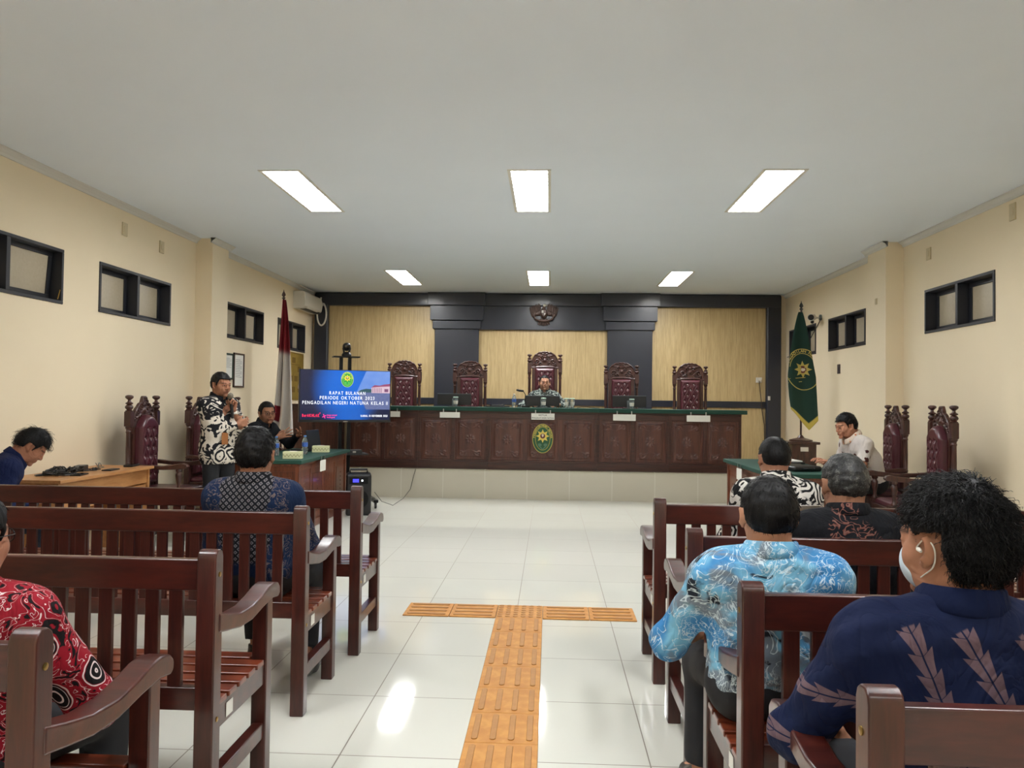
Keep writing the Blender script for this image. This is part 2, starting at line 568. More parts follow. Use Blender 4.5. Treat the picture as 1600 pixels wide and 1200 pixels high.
def tile_mat(name, sx, sy, ox, oy, base, dark, grout, axes=(0, 1), gw=0.0035, rough=0.09, size=0.6):
    m = Mat(name, rough, 0, 0.0, 0.36)
    c = m.xyz()
    u = (c[axes[0]] + ox) / sx; v = (c[axes[1]] + oy) / sy
    du = (u.fr() - 0.5).abs() * -sx + sx / 2
    dv = (v.fr() - 0.5).abs() * -sy + sy / 2
    g = du.mn(dv).ss(gw, gw * 0.4)
    cell = m.nt.nodes.new('ShaderNodeTexWhiteNoise'); cell.noise_dimensions = '2D'
    m.nt.links.new(m.vec(u.fl(), v.fl(), 0.0), cell.inputs[0])
    cv = X(m.nt, cell.outputs[0])
    n = m.noise(2.2, 4) * 0.6 + cv * 0.4
    b = m.mix(n, sl(dark), sl(base))
    m.col(m.mix(g, b, sl(grout)))
    m.rough(g * 0.5 + rough + m.noise(5, 2) * 0.03)
    return m.mat
M_floor = tile_mat('glossy floor tiles', 0.6, 0.6, 0.8 + 0.6 * 20, -3.575 + 0.6 * 20, (220, 220, 210), (213, 212, 202), (130, 122, 110), rough=0.045)
M_dais = tile_mat('platform riser tiles', 0.6, 0.6, 12.31, 0.2, (194, 189, 174), (186, 180, 164), (210, 208, 198), (0, 2), 0.004, 0.25)
M_daistop = tile_mat('platform top tiles', 0.6, 0.6, 12.31, 0.1, (186, 180, 162), (178, 171, 152), (205, 202, 190), (0, 1), 0.004, 0.25)

m = Mat('painted ceiling', 0.85)
m.col(m.mix(m.noise(1.3, 4), sl((222, 230, 240)), sl((228, 236, 246)))); m.bump(m.noise(9, 3), 0.05, 0.01)
M_ceil = m.mat
m = Mat('cream wall paint', 0.6)
m.col(m.mix(m.noise(1.5, 4, 0.5), sl((229, 213, 183)), sl((235, 220, 192)))); m.bump(m.noise(160, 2), 0.06, 0.002)
M_wall = m.mat
M_cornice = plain('cornice paint', (208, 206, 200), 0.7, var=0.02)
m = Mat('veneer panel', 0.4, 0, 0.1)
g = m.noise(9, 4, 0.3, m.scale((7, 7, 0.35)))
g2 = m.noise(60, 2, 0.1, m.scale((5, 5, 0.15)))
m.col(m.mix((g * 0.6 + g2 * 0.4).ss(0.32, 0.68), sl((172, 148, 102)), sl((198, 174, 128))))
M_veneer = m.mat
m = Mat('blue black lacquer', 0.35, 0, 0.1)
m.col(m.mix(m.noise(3, 3), sl((33, 36, 46)), sl((40, 43, 53))))
M_frame = m.mat
M_winframe = plain('dark window frame', (38, 40, 48), 0.4, var=0.15)
m = Mat('frosted window pane', 0.35)
m.col(m.mix(m.noise(40, 2), sl((176, 164, 140)), sl((190, 178, 156))))
M_pane = m.mat
m = Mat('yellow tactile rubber', 0.6)
m.col(m.mix(m.noise(14, 4, 0.5).ss(0.3, 0.75), sl((186, 124, 52)), sl((206, 148, 72))))
m.bump(m.noise(90, 2), 0.15, 0.003)
M_tact = m.mat
m = Mat('yellow tactile studs', 0.55)
m.col(m.mix(m.noise(30, 3), sl((158, 106, 50)), sl((186, 132, 66))))
M_stud = m.mat
m = Mat('fluorescent diffuser', 0.5); m.col(sl((240, 244, 240)))
u = m.xyz()
m.emit((0.965, 0.98, 1.0, 1), LAMP_POWER)
M_lamp = m.mat
M_lamp_far = m.mat.copy(); M_lamp_far.node_tree.nodes['Principled BSDF'].inputs['Emission Strength'].default_value = LAMP_POWER * 1.35

# ================================================================ SETTING
def struct(name, mb, mat, bevel=0.0, smooth=False):
    o = mb.build(name, mat, None, smooth=smooth or bevel > 0, bevel=bevel)
    o['kind'] = 'structure'
    return o

struct('floor', MB().b2(XL - 0.2, XR + 0.2, YF - 0.2, YB + 0.2, -0.1, 0.0), M_floor)
ceil_mb = MB()
lamp_pos = []
for yy in (6.865, 11.65, 2.08, -2.2):
    for xx in (-2.255, -0.19, 1.865):
        lamp_pos.append((xx, yy))
# ceiling with recesses for the lamps
xs = sorted({XL - 0.2, XR + 0.2} | {round(x + s, 4) for x, y in lamp_pos for s in (-0.162, 0.162)})
ys = sorted({YF - 0.2, YB + 0.2} | {round(y + s, 4) for x, y in lamp_pos for s in (-0.675, 0.675)})
for i in range(len(xs) - 1):
    for j in range(len(ys) - 1):
        cx, cy = (xs[i] + xs[i + 1]) / 2, (ys[j] + ys[j + 1]) / 2
        if any(abs(cx - x) < 0.16 and abs(cy - y) < 0.67 for x, y in lamp_pos): continue
        a, b, c, d = xs[i], xs[i + 1], ys[j], ys[j + 1]
        ceil_mb.add([(a, c, CE), (b, c, CE), (b, d, CE), (a, d, CE)], [(0, 3, 2, 1)])
ceil_mb.b2(XL - 0.2, XR + 0.2, YF - 0.2, YB + 0.2, CE + 0.12, CE + 0.2)
struct('ceiling', ceil_mb, M_ceil)

def wall_x(name, x, sgn, holes):
    """side wall at x, thickness outwards, holes (y0,y1,z0,z1)"""
    mb = MB()
    ys = sorted({YF - 0.2, YB + 0.2} | {v for h in holes for v in h[:2]})
    zs = sorted({0.0, CE + 0.1} | {v for h in holes for v in h[2:]})
    xo = x + sgn * 0.2
    for i in range(len(ys) - 1):
        for j in range(len(zs) - 1):
            cy, cz = (ys[i] + ys[i + 1]) / 2, (zs[j] + zs[j + 1]) / 2
            if any(h[0] < cy < h[1] and h[2] < cz < h[3] for h in holes): continue
            mb.add([(x, ys[i], zs[j]), (x, ys[i + 1], zs[j]), (x, ys[i + 1], zs[j + 1]), (x, ys[i], zs[j + 1])], [(0, 1, 2, 3) if sgn < 0 else (3, 2, 1, 0)])
    for h in holes:
        for a, b in (((h[0], h[2]), (h[1], h[2])), ((h[1], h[2]), (h[1], h[3])), ((h[1], h[3]), (h[0], h[3])), ((h[0], h[3]), (h[0], h[2]))):
            mb.add([(x, a[0], a[1]), (x, b[0], b[1]), (xo, b[0], b[1]), (xo, a[0], a[1])], [(0, 1, 2, 3)])
    mb.add([(xo, YF - 0.2, 0), (xo, YB + 0.2, 0), (xo, YB + 0.2, CE + .1), (xo, YF - 0.2, CE + .1)], [(0, 1, 2, 3)])
    o = mb.build(name, M_wall, None, smooth=False, fix=False); o['kind'] = 'structure'
    return o
WZ0, WZ1 = 2.17, 2.64
left_win = [(0.4, 1.75), (3.0, 4.4), (5.02, 6.37), (6.90, 8.24), (9.64, 10.99), (11.58, 12.89)]
right_win = [(0.6, 1.95), (4.6, 5.95), (7.14, 8.44), (10.0, 11.3), (11.83, 13.11)]
wall_x('wall_left', XL, -1, [(a, b, WZ0, WZ1) for a, b in left_win])
wall_x('wall_right', XR, 1, [(a, b, WZ0, WZ1) for a, b in right_win])
struct('wall_back', MB().b2(XL - 0.2, XR + 0.2, YB, YB + 0.2, 0, CE + 0.1), M_wall)
struct('wall_front', MB().b2(XL - 0.2, XR + 0.2, YF - 0.2, YF, 0, CE + 0.1), M_wall)

# windows
wn = 0
for side, x, sgn, wins in (('l', XL, -1, left_win), ('r', XR, 1, right_win)):
    for a, b in wins:
        wn += 1
        root = empty('window_%d' % wn, (x, (a + b) / 2, WZ0)); root['kind'] = 'structure'
        hw = (b - a) / 2; hz = WZ1 - WZ0; D = 0.145
        fr = MB(); t = 0.028
        x0, x1 = (0.012 * -sgn, D * sgn)
        fr.b2(x0, x1, -hw, hw, 0.0, t); fr.b2(x0, x1, -hw, hw, hz - t, hz)
        fr.b2(x0, x1, -hw, -hw + t, t, hz - t); fr.b2(x0, x1, hw - t, hw, t, hz - t)
        fr.b2(x0, x1, -0.022, 0.022, t, hz - t)
        fr.build('window_frame', M_winframe, root, bevel=0.003, seg=1)
        for s in (-1, 1):
            c0, c1 = (0.022, hw - t) if s > 0 else (-hw + t, -0.022)
            q = 0.045
            sh = MB(); xa, xb = sgn * (D - 0.045), sgn * (D - 0.01)
            sh.b2(xa, xb, c0, c1, t, t + q); sh.b2(xa, xb, c0, c1, hz - t - q, hz - t)
            sh.b2(xa, xb, c0, c0 + q, t + q, hz - t - q); sh.b2(xa, xb, c1 - q, c1, t + q, hz - t - q)
            so = sh.build('sash', M_winframe, root, bevel=0.003, seg=1)
            MB().b2(xa + sgn * 0.012, xa + sgn * 0.02, c0 + q, c1 - q, t + q, hz - t - q).build('pane', M_pane, so, smooth=False)
            if side == 'l' and abs(a - 5.02) < 0.01 and s > 0:
                so.rotation_euler = (0, radians(4), 0)
                MB().tube([(0.0, c1 - 0.03, t + 0.01), (0.02 * -sgn, c1 - 0.03, t + 0.09)], 0.004).build('window_stay', M_brass, root)

# cornices, piers
tn = 0
def trim(mb, mat, bevel=0.0, smooth=False):
    global tn
    tn += 1
    return struct('trim_%d' % tn, mb, mat, bevel, smooth)
trim(MB().b2(XL, XL + 0.2, 8.83, 9.28, 0, CE), M_wall)
trim(MB().b2(XR - 0.2, XR, 8.95, 9.45, 0, CE), M_wall)
def cornice(pts, yr, x, sgn):
    mb = MB()
    prof = [(0, 0), (0, -0.06), (0.012, -0.06), (0.02, -0.04), (0.045, -0.02), (0.06, -0.012), (0.06, 0)]
    n = len(prof)
    for y0, y1 in yr:
        vs = [(x - sgn * p[0], y, CE + p[1]) for y in (y0, y1) for p in prof]
        mb.add(vs, [(i, (i + 1) % n, (i + 1) % n + n, i + n) for i in range(n)])
    return mb
cl = cornice(None, [(YF, 8.83), (9.28, YB)], XL, -1); cl2 = cornice(None, [(8.77, 9.34)], XL + 0.2, -1)
cl.add(cl2.v, cl2.f); trim(cl, M_cornice)
cl = cornice(None, [(YF, 8.95), (9.45, YB)], XR, 1); cl2 = cornice(None, [(8.89, 9.51)], XR - 0.2, 1)
cl.add(cl2.v, cl2.f); trim(cl, M_cornice)

# platform
DZ = 0.40
struct('floor_platform', MB().b2(XL, XR, 10.9, YB, 0, DZ), [M_dais])
struct('floor_platform_top', MB().b2(XL, XR, 10.885, YB, DZ, DZ + 0.012), [M_daistop], bevel=0.004)
DZ = 0.412

# back wall panelling: veneer fields and dark lacquer portal
for x0, x1 in ((-3.90, -2.0), (-1.24, 0.97), (1.74, 3.68)):
    trim(MB().b2(x0 - 0.05, x1 + 0.05, YB - 0.02, YB, DZ, 3.05), M_veneer)
trim(MB().b2(-4.15, -3.90, YB - 0.11, YB, DZ, CE - 0.01), M_frame, 0.03)
trim(MB().b2(3.68, 3.93, YB - 0.11, YB, DZ, CE - 0.01), M_frame, 0.03)
trim(MB().b2(-4.14, 3.92, YB - 0.115, YB, 3.04, CE - 0.008), M_frame, 0.02)
trim(MB().b2(-1.3, 1.0, YB - 0.08, YB, 2.635, 3.06), M_frame, 0.004)          # architrave behind the emblem
for xc in (-1.63, 1.365):
    mb = MB()
    mb.b2(xc - 0.385, xc + 0.385, YB - 0.09, YB, DZ, 2.66)
    mb.b2(xc - 0.42, xc + 0.42, YB - 0.13, YB, 2.64, 2.78)
    mb.b2(xc - 0.46, xc + 0.46, YB - 0.16, YB, 2.79, 3.04)
    mb.b2(xc - 0.50, xc + 0.50, YB - 0.19, YB, 3.045, CE - 0.004)
    trim(mb, M_frame, 0.006)
for x0, x1 in ((-3.90, -2.0), (-1.25, 0.98), (1.75, 3.68)):
    trim(MB().b2(x0, x1, YB - 0.045, YB - 0.015, 1.33, 1.44), M_frame, 0.005)

# lamps
proto = None
for i, (x, y) in enumerate(lamp_pos):
    if proto is None:
        root = empty('ceiling_light', (x, y, CE), 0)
        fr = MB()
        for a in (-1, 1):
            fr.b2(a * 0.162 - 0.012 * a, a * 0.178, -0.69, 0.69, -0.006, 0.0)
            fr.b2(-0.178, 0.178, a * 0.675 - 0.012 * a, a * 0.69, -0.006, 0.0)
        fr.build('frame', M_white, root, smooth=False)
        hs = MB()
        for a in (-1, 1):
            hs.b2(a * 0.158, a * 0.161, -0.672, 0.672, 0.0, 0.10); hs.b2(-0.158, 0.158, a * 0.668, a * 0.672, 0.0, 0.10)
        hs.b2(-0.158, 0.158, -0.67, 0.67, 0.09, 0.10)
        hs.build('housing', M_steel, root, smooth=False)
        MB().b2(-0.152, 0.152, -0.66, 0.66, 0.012, 0.02).build('diffuser', M_lamp, root, smooth=False)
        lv = MB()
        for q in range(1, 12): lv.b2(-0.15, 0.15, -0.66 + q * 0.11 - 0.0015, -0.66 + q * 0.11 + 0.0015, 0.0, 0.010)
        lv.b2(-0.0015, 0.0015, -0.66, 0.66, 0.0, 0.010)
        lv.build('louvre', M_white, root, smooth=False)
        proto = root; o = root
    else:
        o = copy_tree(proto); o.location = (x, y, CE)
        if 3 <= i < 6:
            for ch in [k for k in bpy.data.objects if k.parent == o and k.name.startswith('diffuser')]:
                ch.data = ch.data.copy(); ch.data.materials.clear(); ch.data.materials.append(M_lamp_far)
    row = i // 3
    col_ = ['leftmost', 'middle', 'rightmost'][i % 3]
    lab = ['%s recessed ceiling light of the near row, long bright rectangle', '%s small recessed ceiling light of the far row above the judges bench',
           '%s recessed ceiling light above the benches, outside the top of the view', '%s recessed ceiling light at the rear of the room'][row] % col_
    tag(o, lab, 'light', ['ceiling lights in the near row', 'ceiling lights in the far row', 'ceiling lights above the benches', 'ceiling lights at the rear'][row])

# tactile paving: T of rubber tiles lying on the floor
def tact_tile(kind):
    root = empty('tactile_paving_tile')
    MB().b2(-0.149, 0.149, -0.149, 0.149, 0.0, 0.008).build('base', M_tact, root, bevel=0.003, seg=1)
    st = MB()
    if kind == 'bar':
        for i in range(4):
            x = -0.1125 + i * 0.075
            pts = []
            for k in range(16):
                a = 2 * pi * k / 16
                cy = 0.112 if sin(a) > 0 else -0.112
                pts.append((x + 0.013 * cos(a), cy + 0.013 * sin(a)))
            st.prism(pts, 0.007, 0.0125, 'xy')
    else:
        for i in range(6):
            for j in range(6):
                st.lathe([(0.017, 0.007), (0.016, 0.010), (0.011, 0.0125)], (-0.125 + i * 0.05, -0.125 + j * 0.05, 0), 12)
    st.build('raised_studs' if kind == 'dot' else 'raised_bars', M_stud, root, bevel=0.0015, seg=1)
    return root
tb, td = tact_tile('bar'), tact_tile('dot')
ub = ud = False
spots = [('dot', -0.18, 5.06, 0)]
for k in range(12): spots.append(('bar', -0.18, 4.76 - 0.3 * k, 0))
for k in range(2):
    spots.append(('bar', -0.48 - 0.3 * k, 5.06, pi / 2)); spots.append(('bar', 0.12 + 0.3 * k, 5.06, pi / 2))
for n, (k, x, y, r) in enumerate(spots):
    if k == 'dot': o = td
    elif not ub: o = tb; ub = True
    else: o = copy_tree(tb)
    o.location = (x, y, 0); o.rotation_euler = (0, 0, r)
    if k == 'dot': lab = 'yellow tactile tile with dots at the junction of the T'
    elif r: lab = ('yellow barred tactile tile of the left arm of the T, ' if x < -0.18 else 'yellow barred tactile tile of the right arm of the T, ') + ('next to the dotted tile' if abs(x + 0.18) < 0.35 else 'at the outer end')
    else: lab = 'yellow barred tactile tile in the aisle strip, tile %s from the dotted junction' % ['one', 'two', 'three', 'four', 'five', 'six', 'seven', 'eight', 'nine', 'ten', 'eleven', 'twelve'][n - 1]
    tag(o, lab, 'tactile tile', 'yellow tactile tiles on the floor')

# ================================================================ BENCHES
def make_bench(L, s):
    """pew; origin at the floor under the aisle post's rear face; extends to -s*L in x; forward = +y"""
    root = empty('bench')
    e = -s
    def P(x0, x1): return (min(x0 * e, x1 * e), max(x0 * e, x1 * e))
    for px in (0.0, L):
        mb = MB()
        poly = [(0.0, 0.0), (0.058, 0.0), (0.058, 0.885), (0.052, 0.902), (0.038, 0.912), (0.018, 0.912), (0.005, 0.903), (0.0, 0.888)]
        x0, x1 = P(px - 0.03, px + 0.03)
        mb.prism(poly, x0, x1, 'yz')
        mb.build('rear_post', M_bench_v, root, bevel=0.005)
        x0, x1 = P(px - 0.028, px + 0.028)
        MB().b2(x0, x1, 0.45, 0.505, 0, 0.645).build('front_leg', M_bench_v, root, bevel=0.005)
        # curved armrest
        top = [(0.03, 0.715), (0.10, 0.695), (0.20, 0.672), (0.30, 0.668), (0.38, 0.680), (0.45, 0.698), (0.50, 0.702), (0.545, 0.692), (0.565, 0.672), (0.565, 0.648), (0.55, 0.636)]
        bot = [(0.49, 0.645), (0.40, 0.636), (0.30, 0.620), (0.20, 0.622), (0.10, 0.640), (0.03, 0.655)]
        x0, x1 = P(px - 0.034, px + 0.034)
        MB().prism(top[::-1] + bot[::-1], x0, x1, 'yz').build('armrest', M_bench, root, bevel=0.007)
        x0, x1 = P(px - 0.02, px + 0.02)
        MB().b2(x0, x1, 0.05, 0.455, 0.345, 0.425).build('side_rail', M_bench, root, bevel=0.004)
        MB().b2(x0, x1, 0.05, 0.455, 0.15, 0.205).build('stretcher', M_bench, root, bevel=0.004)
    x0, x1 = P(0.028, L - 0.028)
    MB().b2(x0, x1, 0.014, 0.046, 0.785, 0.882).build('top_rail', M_bench, root, bevel=0.006)
    MB().b2(x0, x1, 0.012, 0.046, 0.42, 0.49).build('lower_rail', M_bench, root, bevel=0.004)
    MB().b2(x0, x1, 0.46, 0.49, 0.34, 0.415).build('front_rail', M_bench, root, bevel=0.004)
    n = int((L - 0.1) / 0.0745)
    sp = (L - 0.06) / (n + 1)
    me = None
    for i in range(n):
        x = (0.03 + sp * (i + 1)) * e
        if me is None:
            o = MB().b2(-0.0225, 0.0225, 0.021, 0.039, 0.485, 0.79).build('back_slat', M_bench_v, root, bevel=0.003, seg=1); me = o
        else:
            o = me.copy(); COL.objects.link(o)
        o.location = (x, 0, 0)
    for i in range(6):
        y = 0.075 + i * 0.079
        x0, x1 = P(-0.03 if 0.07 < y < 0.43 else 0.03, L)
        if y > 0.43: x0, x1 = P(0.03, L - 0.03)
        MB().b2(x0, x1, y - 0.03, y + 0.03, 0.424, 0.443).build('seat_slat', M_seat, root, bevel=0.004)
    sx = (-0.021 if s < 0 else 0.021)
    MB().b2(sx * 1.0, sx * 1.06, 0.12, 0.17, 0.36, 0.405).build('price_sticker', M_sticker, root, smooth=False)
    for z in (0.835, 0.39):
        MB().lathe([(0.008, 0), (0.008, 0.002), (0.004, 0.003)], (0.03 * (1 if s > 0 else -1), 0.03, z), 10, rot=Ry(pi / 2 if s > 0 else -pi / 2)).build('screw_cap', M_brass, root)
    return root
BL = 2.6
lb = make_bench(BL, 1)
rb = make_bench(BL, -1)
LROW = [(-1.045, 4.12), (-1.085, 3.31), (-1.045, 2.31), (-1.04, 1.48)]
RROW = [(0.553, 3.83), (0.553, 2.92), (0.54, 2.05), (0.56, 1.30)]
nm = ['front', 'second', 'third', 'nearest']
for i, (x, y) in enumerate(LROW):
    o = lb if i == 0 else copy_tree(lb); o.location = (x, y, 0)
    tag(o, ['reddish slatted wooden bench of the front row left of the aisle',
            'reddish slatted wooden bench under the man with the dark lattice batik, left side second row',
            'empty reddish slatted wooden bench, third row left of the aisle, wide seat showing',
            'reddish wooden bench at the bottom left corner under the person in red batik'][i], 'bench', 'slatted benches left of the aisle')
for i, (x, y) in enumerate(RROW):
    o = rb if i == 0 else copy_tree(rb); o.location = (x, y, 0)
    tag(o, ['reddish slatted wooden bench of the front row right of the aisle',
            'reddish wooden bench right of the aisle under the grey haired man in black',
            'reddish wooden bench right of the aisle under the man in light blue batik',
            'reddish wooden bench at the bottom right corner under the curly haired person'][i], 'bench', 'slatted benches right of the aisle')

# ================================================================ COURT EMBLEM
def ell_pts(rx, ry, n=48, c=(0, 0)): return [(c[0] + rx * cos(2 * pi * i / n), c[1] + ry * sin(2 * pi * i / n)) for i in range(n)]
def ring(rx, ry, w, n=48, a0=0, a1=2 * pi):
    V, Fc = [], []
    for i in range(n + 1):
        a = a0 + (a1 - a0) * i / n
        V += [(rx * cos(a), ry * sin(a)), ((rx - w) * cos(a), (ry - w) * sin(a))]
    for i in range(n): Fc.append((2 * i, 2 * i + 2, 2 * i + 3, 2 * i + 1))
    return V, Fc
def fan(pts, c=(0, 0)):
    n = len(pts)
    return [c] + list(pts), [(0, i + 1, (i + 1) % n + 1) for i in range(n)]
def star(r0, r1, n=8, c=(0, 0), k=4):
    pts = []
    for i in range(n):
        a = pi / 2 + 2 * pi * i / n
        b = pi / n
        pts.append((c[0] + r1 * cos(a - b), c[1] + r1 * sin(a - b)))
        pts.append((c[0] + (r0 * .72) * cos(a - b * .42), c[1] + (r0 * .72) * sin(a - b * .42)))
        pts.append((c[0] + r0 * cos(a), c[1] + r0 * sin(a)))
        pts.append((c[0] + (r0 * .72) * cos(a + b * .42), c[1] + (r0 * .72) * sin(a + b * .42)))
    return pts
def arc_text(txt, rx, ry, a0, a1, size):
    """letters along the upper ellipse from angle a0 to a1, feet towards the centre"""
    V, Fc = [], []; n = len(txt)
    for i, ch in enumerate(txt):
        a = a0 + (a1 - a0) * (i + 0.5) / n
        vs, fs, w = glyph(ch, 0.03)
        if not vs: continue
        p = (rx * cos(a), ry * sin(a)); nx, ny = cos(a) / rx, sin(a) / ry; l = sqrt(nx * nx + ny * ny); nx /= l; ny /= l
        tx, ty = ny, -nx; b = len(V)
        V += [(p[0] + ((x - w / 2) * tx + (y - .33) * nx) * size, p[1] + ((x - w / 2) * ty + (y - .33) * ny) * size) for x, y in vs]
        Fc += [tuple(q + b for q in f) for f in fs]
    return V, Fc
def emblem_layers(H):
    """oval court emblem of height 2H, width 1.42H: (name, colour key, verts, faces, lift)"""
    W = 0.71 * H; L = []
    V, Fc = fan(ell_pts(W, H)); L.append(('rim', 'y', V, Fc, 0))
    V, Fc = fan(ell_pts(W * .955, H * .965)); L.append(('field', 'g', V, Fc, 1))
    V, Fc = ring(W * .72, H * .80, H * .022); L.append(('inner_line', 'y', V, Fc, 2))
    V, Fc = arc_text('PENGADILAN NEGERI NATUNA', W * .84, H * .885, radians(178), radians(2), H * .15); L.append(('lettering', 'y', V, Fc, 3))
    V, Fc = fan(star(H * .47, H * .27, c=(0, H * .17)), (0, H * .17)); L.append(('star', 'y2', V, Fc, 3))
    V, Fc = fan(ell_pts(H * .17, H * .17, 20, (0, H * .17)), (0, H * .17)); L.append(('centre_disc', 'r', V, Fc, 4))
    sh = [(-.075, .11), (.0, .14), (.075, .11), (.06, .0), (0, -.08), (-.06, .0)]
    V, Fc = fan([(a * H, (b + .17) * H) for a, b in sh], (0, .17 * H)); L.append(('shield', 'w', V, Fc, 5))
    V, Fc = [], []
    for dx in (-.26, .26):
        b = len(V); q = ell_pts(H * .13, H * .10, 16, (dx * H * .75, -H * .43)); V += q; Fc.append(tuple(range(b, b + 16)))
    b = len(V); V += [(-.34 * H, -.33 * H), (-.30 * H, -.36 * H), (0, -.70 * H), (.30 * H, -.36 * H), (.34 * H, -.33 * H), (.28 * H, -.52 * H), (0, -.80 * H), (-.28 * H, -.52 * H)]
    Fc += [(b, b + 7, b + 2, b + 1), (b + 7, b + 6, b + 2), (b + 6, b + 5, b + 2), (b + 5, b + 4, b + 3, b + 2)]
    L.append(('scroll', 'lg', V, Fc, 3))
    return L
def emcols(pref, emit=0.0, dim=1.0):
    c = dict(y=(214, 190, 84), g=(24, 82, 48), y2=(222, 200, 96), r=(92, 26, 26), w=(214, 204, 190), lg=(82, 120, 96))
    if emit: c = dict(y=(236, 240, 120), g=(20, 160, 60), y2=(250, 226, 60), r=(140, 90, 40), w=(240, 240, 220), lg=(90, 200, 90))
    out = {}
    for k, v in c.items():
        if emit:
            m = Mat(pref + k, 0.4); m.col((0.01, 0.01, 0.01, 1)); m.emit(sl(v), emit); out[k] = m.mat
        else: out[k] = plain(pref + k, v, 0.4, var=0.05)
    return out
EMC = emcols('emblem ')

def place_layers(layers, mats, parent, fn, thick=0.0012, thicken=0.0):
    for name, key, V, Fc, lift in layers:
        mb = MB()
        mb.add([fn(a, b, thick * (lift + 1)) for a, b in V], Fc)
        o = mb.build(name, mats[key], parent, smooth=False, fix=False)
        if thicken:
            s = o.modifiers.new('thick', 'SOLIDIFY'); s.thickness = thicken; s.offset = 0

# ================================================================ JUDGES BENCH
FY = 11.02
root = empty('judges_bench', (-0.10, FY + 0.35, DZ), 0, 'long dark wooden judges bench with carved panels and green top on the platform', 'bench')
ox, oy = -0.10, FY + 0.35
def relP(mb, name, mat, parent=None, **k):
    mb.v = [(v[0] - ox, v[1] - oy, v[2] - DZ) for v in mb.v]
    return mb.build(name, mat, parent or root, **k)
secs = [(-2.92, -1.90, 0.0), (-1.90, -0.88, 0.0), (-0.88, 0.68, -0.035), (0.68, 1.70, 0.0), (1.70, 2.72, 0.0)]
mb = MB()
for a, b, d in secs: mb.b2(a + 0.002, b - 0.002, FY + d + 0.02, FY + 0.10, DZ, 1.262)
mb.b2(-2.92, -2.88, FY + .05, FY + 0.70, DZ, 1.262); mb.b2(2.68, 2.72, FY + .05, FY + 0.70, DZ, 1.262)
relP(mb, 'body', M_bar, bevel=0.003)
mb = MB()
for a, b, d in secs:
    mb.b2(a, b, FY + d - 0.005, FY + .1, DZ, DZ + 0.10); mb.b2(a, b, FY + d + 0.005, FY + .1, DZ + 0.10, DZ + 0.125)
    mb.b2(a, b, FY + d, FY + .1, 1.215, 1.262)
    mb.b2(a, a + .035, FY + d + .004, FY + .1, DZ + .1, 1.25); mb.b2(b - .035, b, FY + d + .004, FY + .1, DZ + .1, 1.25)
    c = (a + b) / 2; mb.b2(c - .025, c + .025, FY + d + .004, FY + .1, DZ + .1, 1.25) if d == 0 else None
    mb.b2(a, b, FY + d + .008, FY + .1, 1.14, 1.215)
relP(mb, 'moulding', M_bar_dark, bevel=0.004)
def rosette_panel(w, h):
    def sil(x, z): return np.maximum(np.abs(x) - w / 2, np.abs(z) - h / 2)
    def hg(x, z):
        r = np.sqrt(x * x + z * z); a = np.arctan2(z, x)
        ed = np.minimum(w / 2 - np.abs(x), h / 2 - np.abs(z))
        base = 0.004 + 0.010 * (np.clip((ed - 0.03) / 0.02, 0, 1))
        fl = 0.012 * np.exp(-((r - 0.045) / 0.02) ** 2) * (0.6 + 0.4 * np.cos(8 * a)) + 0.012 * np.exp(-(r / 0.015) ** 2)
        cx, cz = np.abs(x) - (w / 2 - 0.09), np.abs(z) - (h / 2 - 0.10)
        rr = np.sqrt(cx * cx + cz * cz); aa = np.arctan2(cz, cx)
        sc = 0.010 * np.exp(-((rr - 0.03 - 0.008 * aa) / 0.009) ** 2)
        s2 = 0.008 * np.exp(-((np.abs(cz - 0.5 * cx - .01)) / 0.008) ** 2) * np.exp(-(rr / 0.08) ** 2)
        return base + fl + sc + s2
    return relief(sil, hg, -w / 2, w / 2, -h / 2, h / 2, 0.0075, 0.0, 0.04)
pm = {}
for a, b, d in secs:
    if d == 0: ps = [(a + .05, (a + b) / 2 - .04), ((a + b) / 2 + .04, b - .05)]
    else: ps = [(a + .05, a + .50), (a + .56, b - .56), (b - .50, b - .05)]
    for q, (p0, p1) in enumerate(ps):
        w = round(p1 - p0, 2); zc, h = (DZ + .13 + 1.13) / 2, 1.13 - DZ - .13
        if w not in pm:
            V, Q = rosette_panel(w, h); pm[w] = np_mesh('carved_panel', V, Q); pm[w].materials.append(M_bar)
            pm[w].polygons.foreach_set('use_smooth', [True] * len(pm[w].polygons))
        o = bpy.data.objects.new('carved_panel', pm[w]); COL.objects.link(o); o.parent = root
        o.location = ((p0 + p1) / 2 - ox, FY + d + 0.018 - oy, zc - DZ)
top = MB(); out = []
mb = MB()
mb.b2(-2.99, 2.79, FY - 0.05, FY + 0.69, 1.25, 1.287)
for a, b, d in secs:
    if d: mb.b2(a - .03, b + .03, FY - 0.085, FY + .1, 1.25, 1.287)
relP(mb, 'table_top', M_bar_dark, bevel=0.006)
mb = MB()
mb.b2(-2.985, 2.785, FY - 0.068, FY + 0.70, 1.245, 1.302)
mb.b2(-.91, .71, FY - .103, FY + .1, 1.245, 1.3015)
relP(mb, 'green_cover', M_green, bevel=0.006)

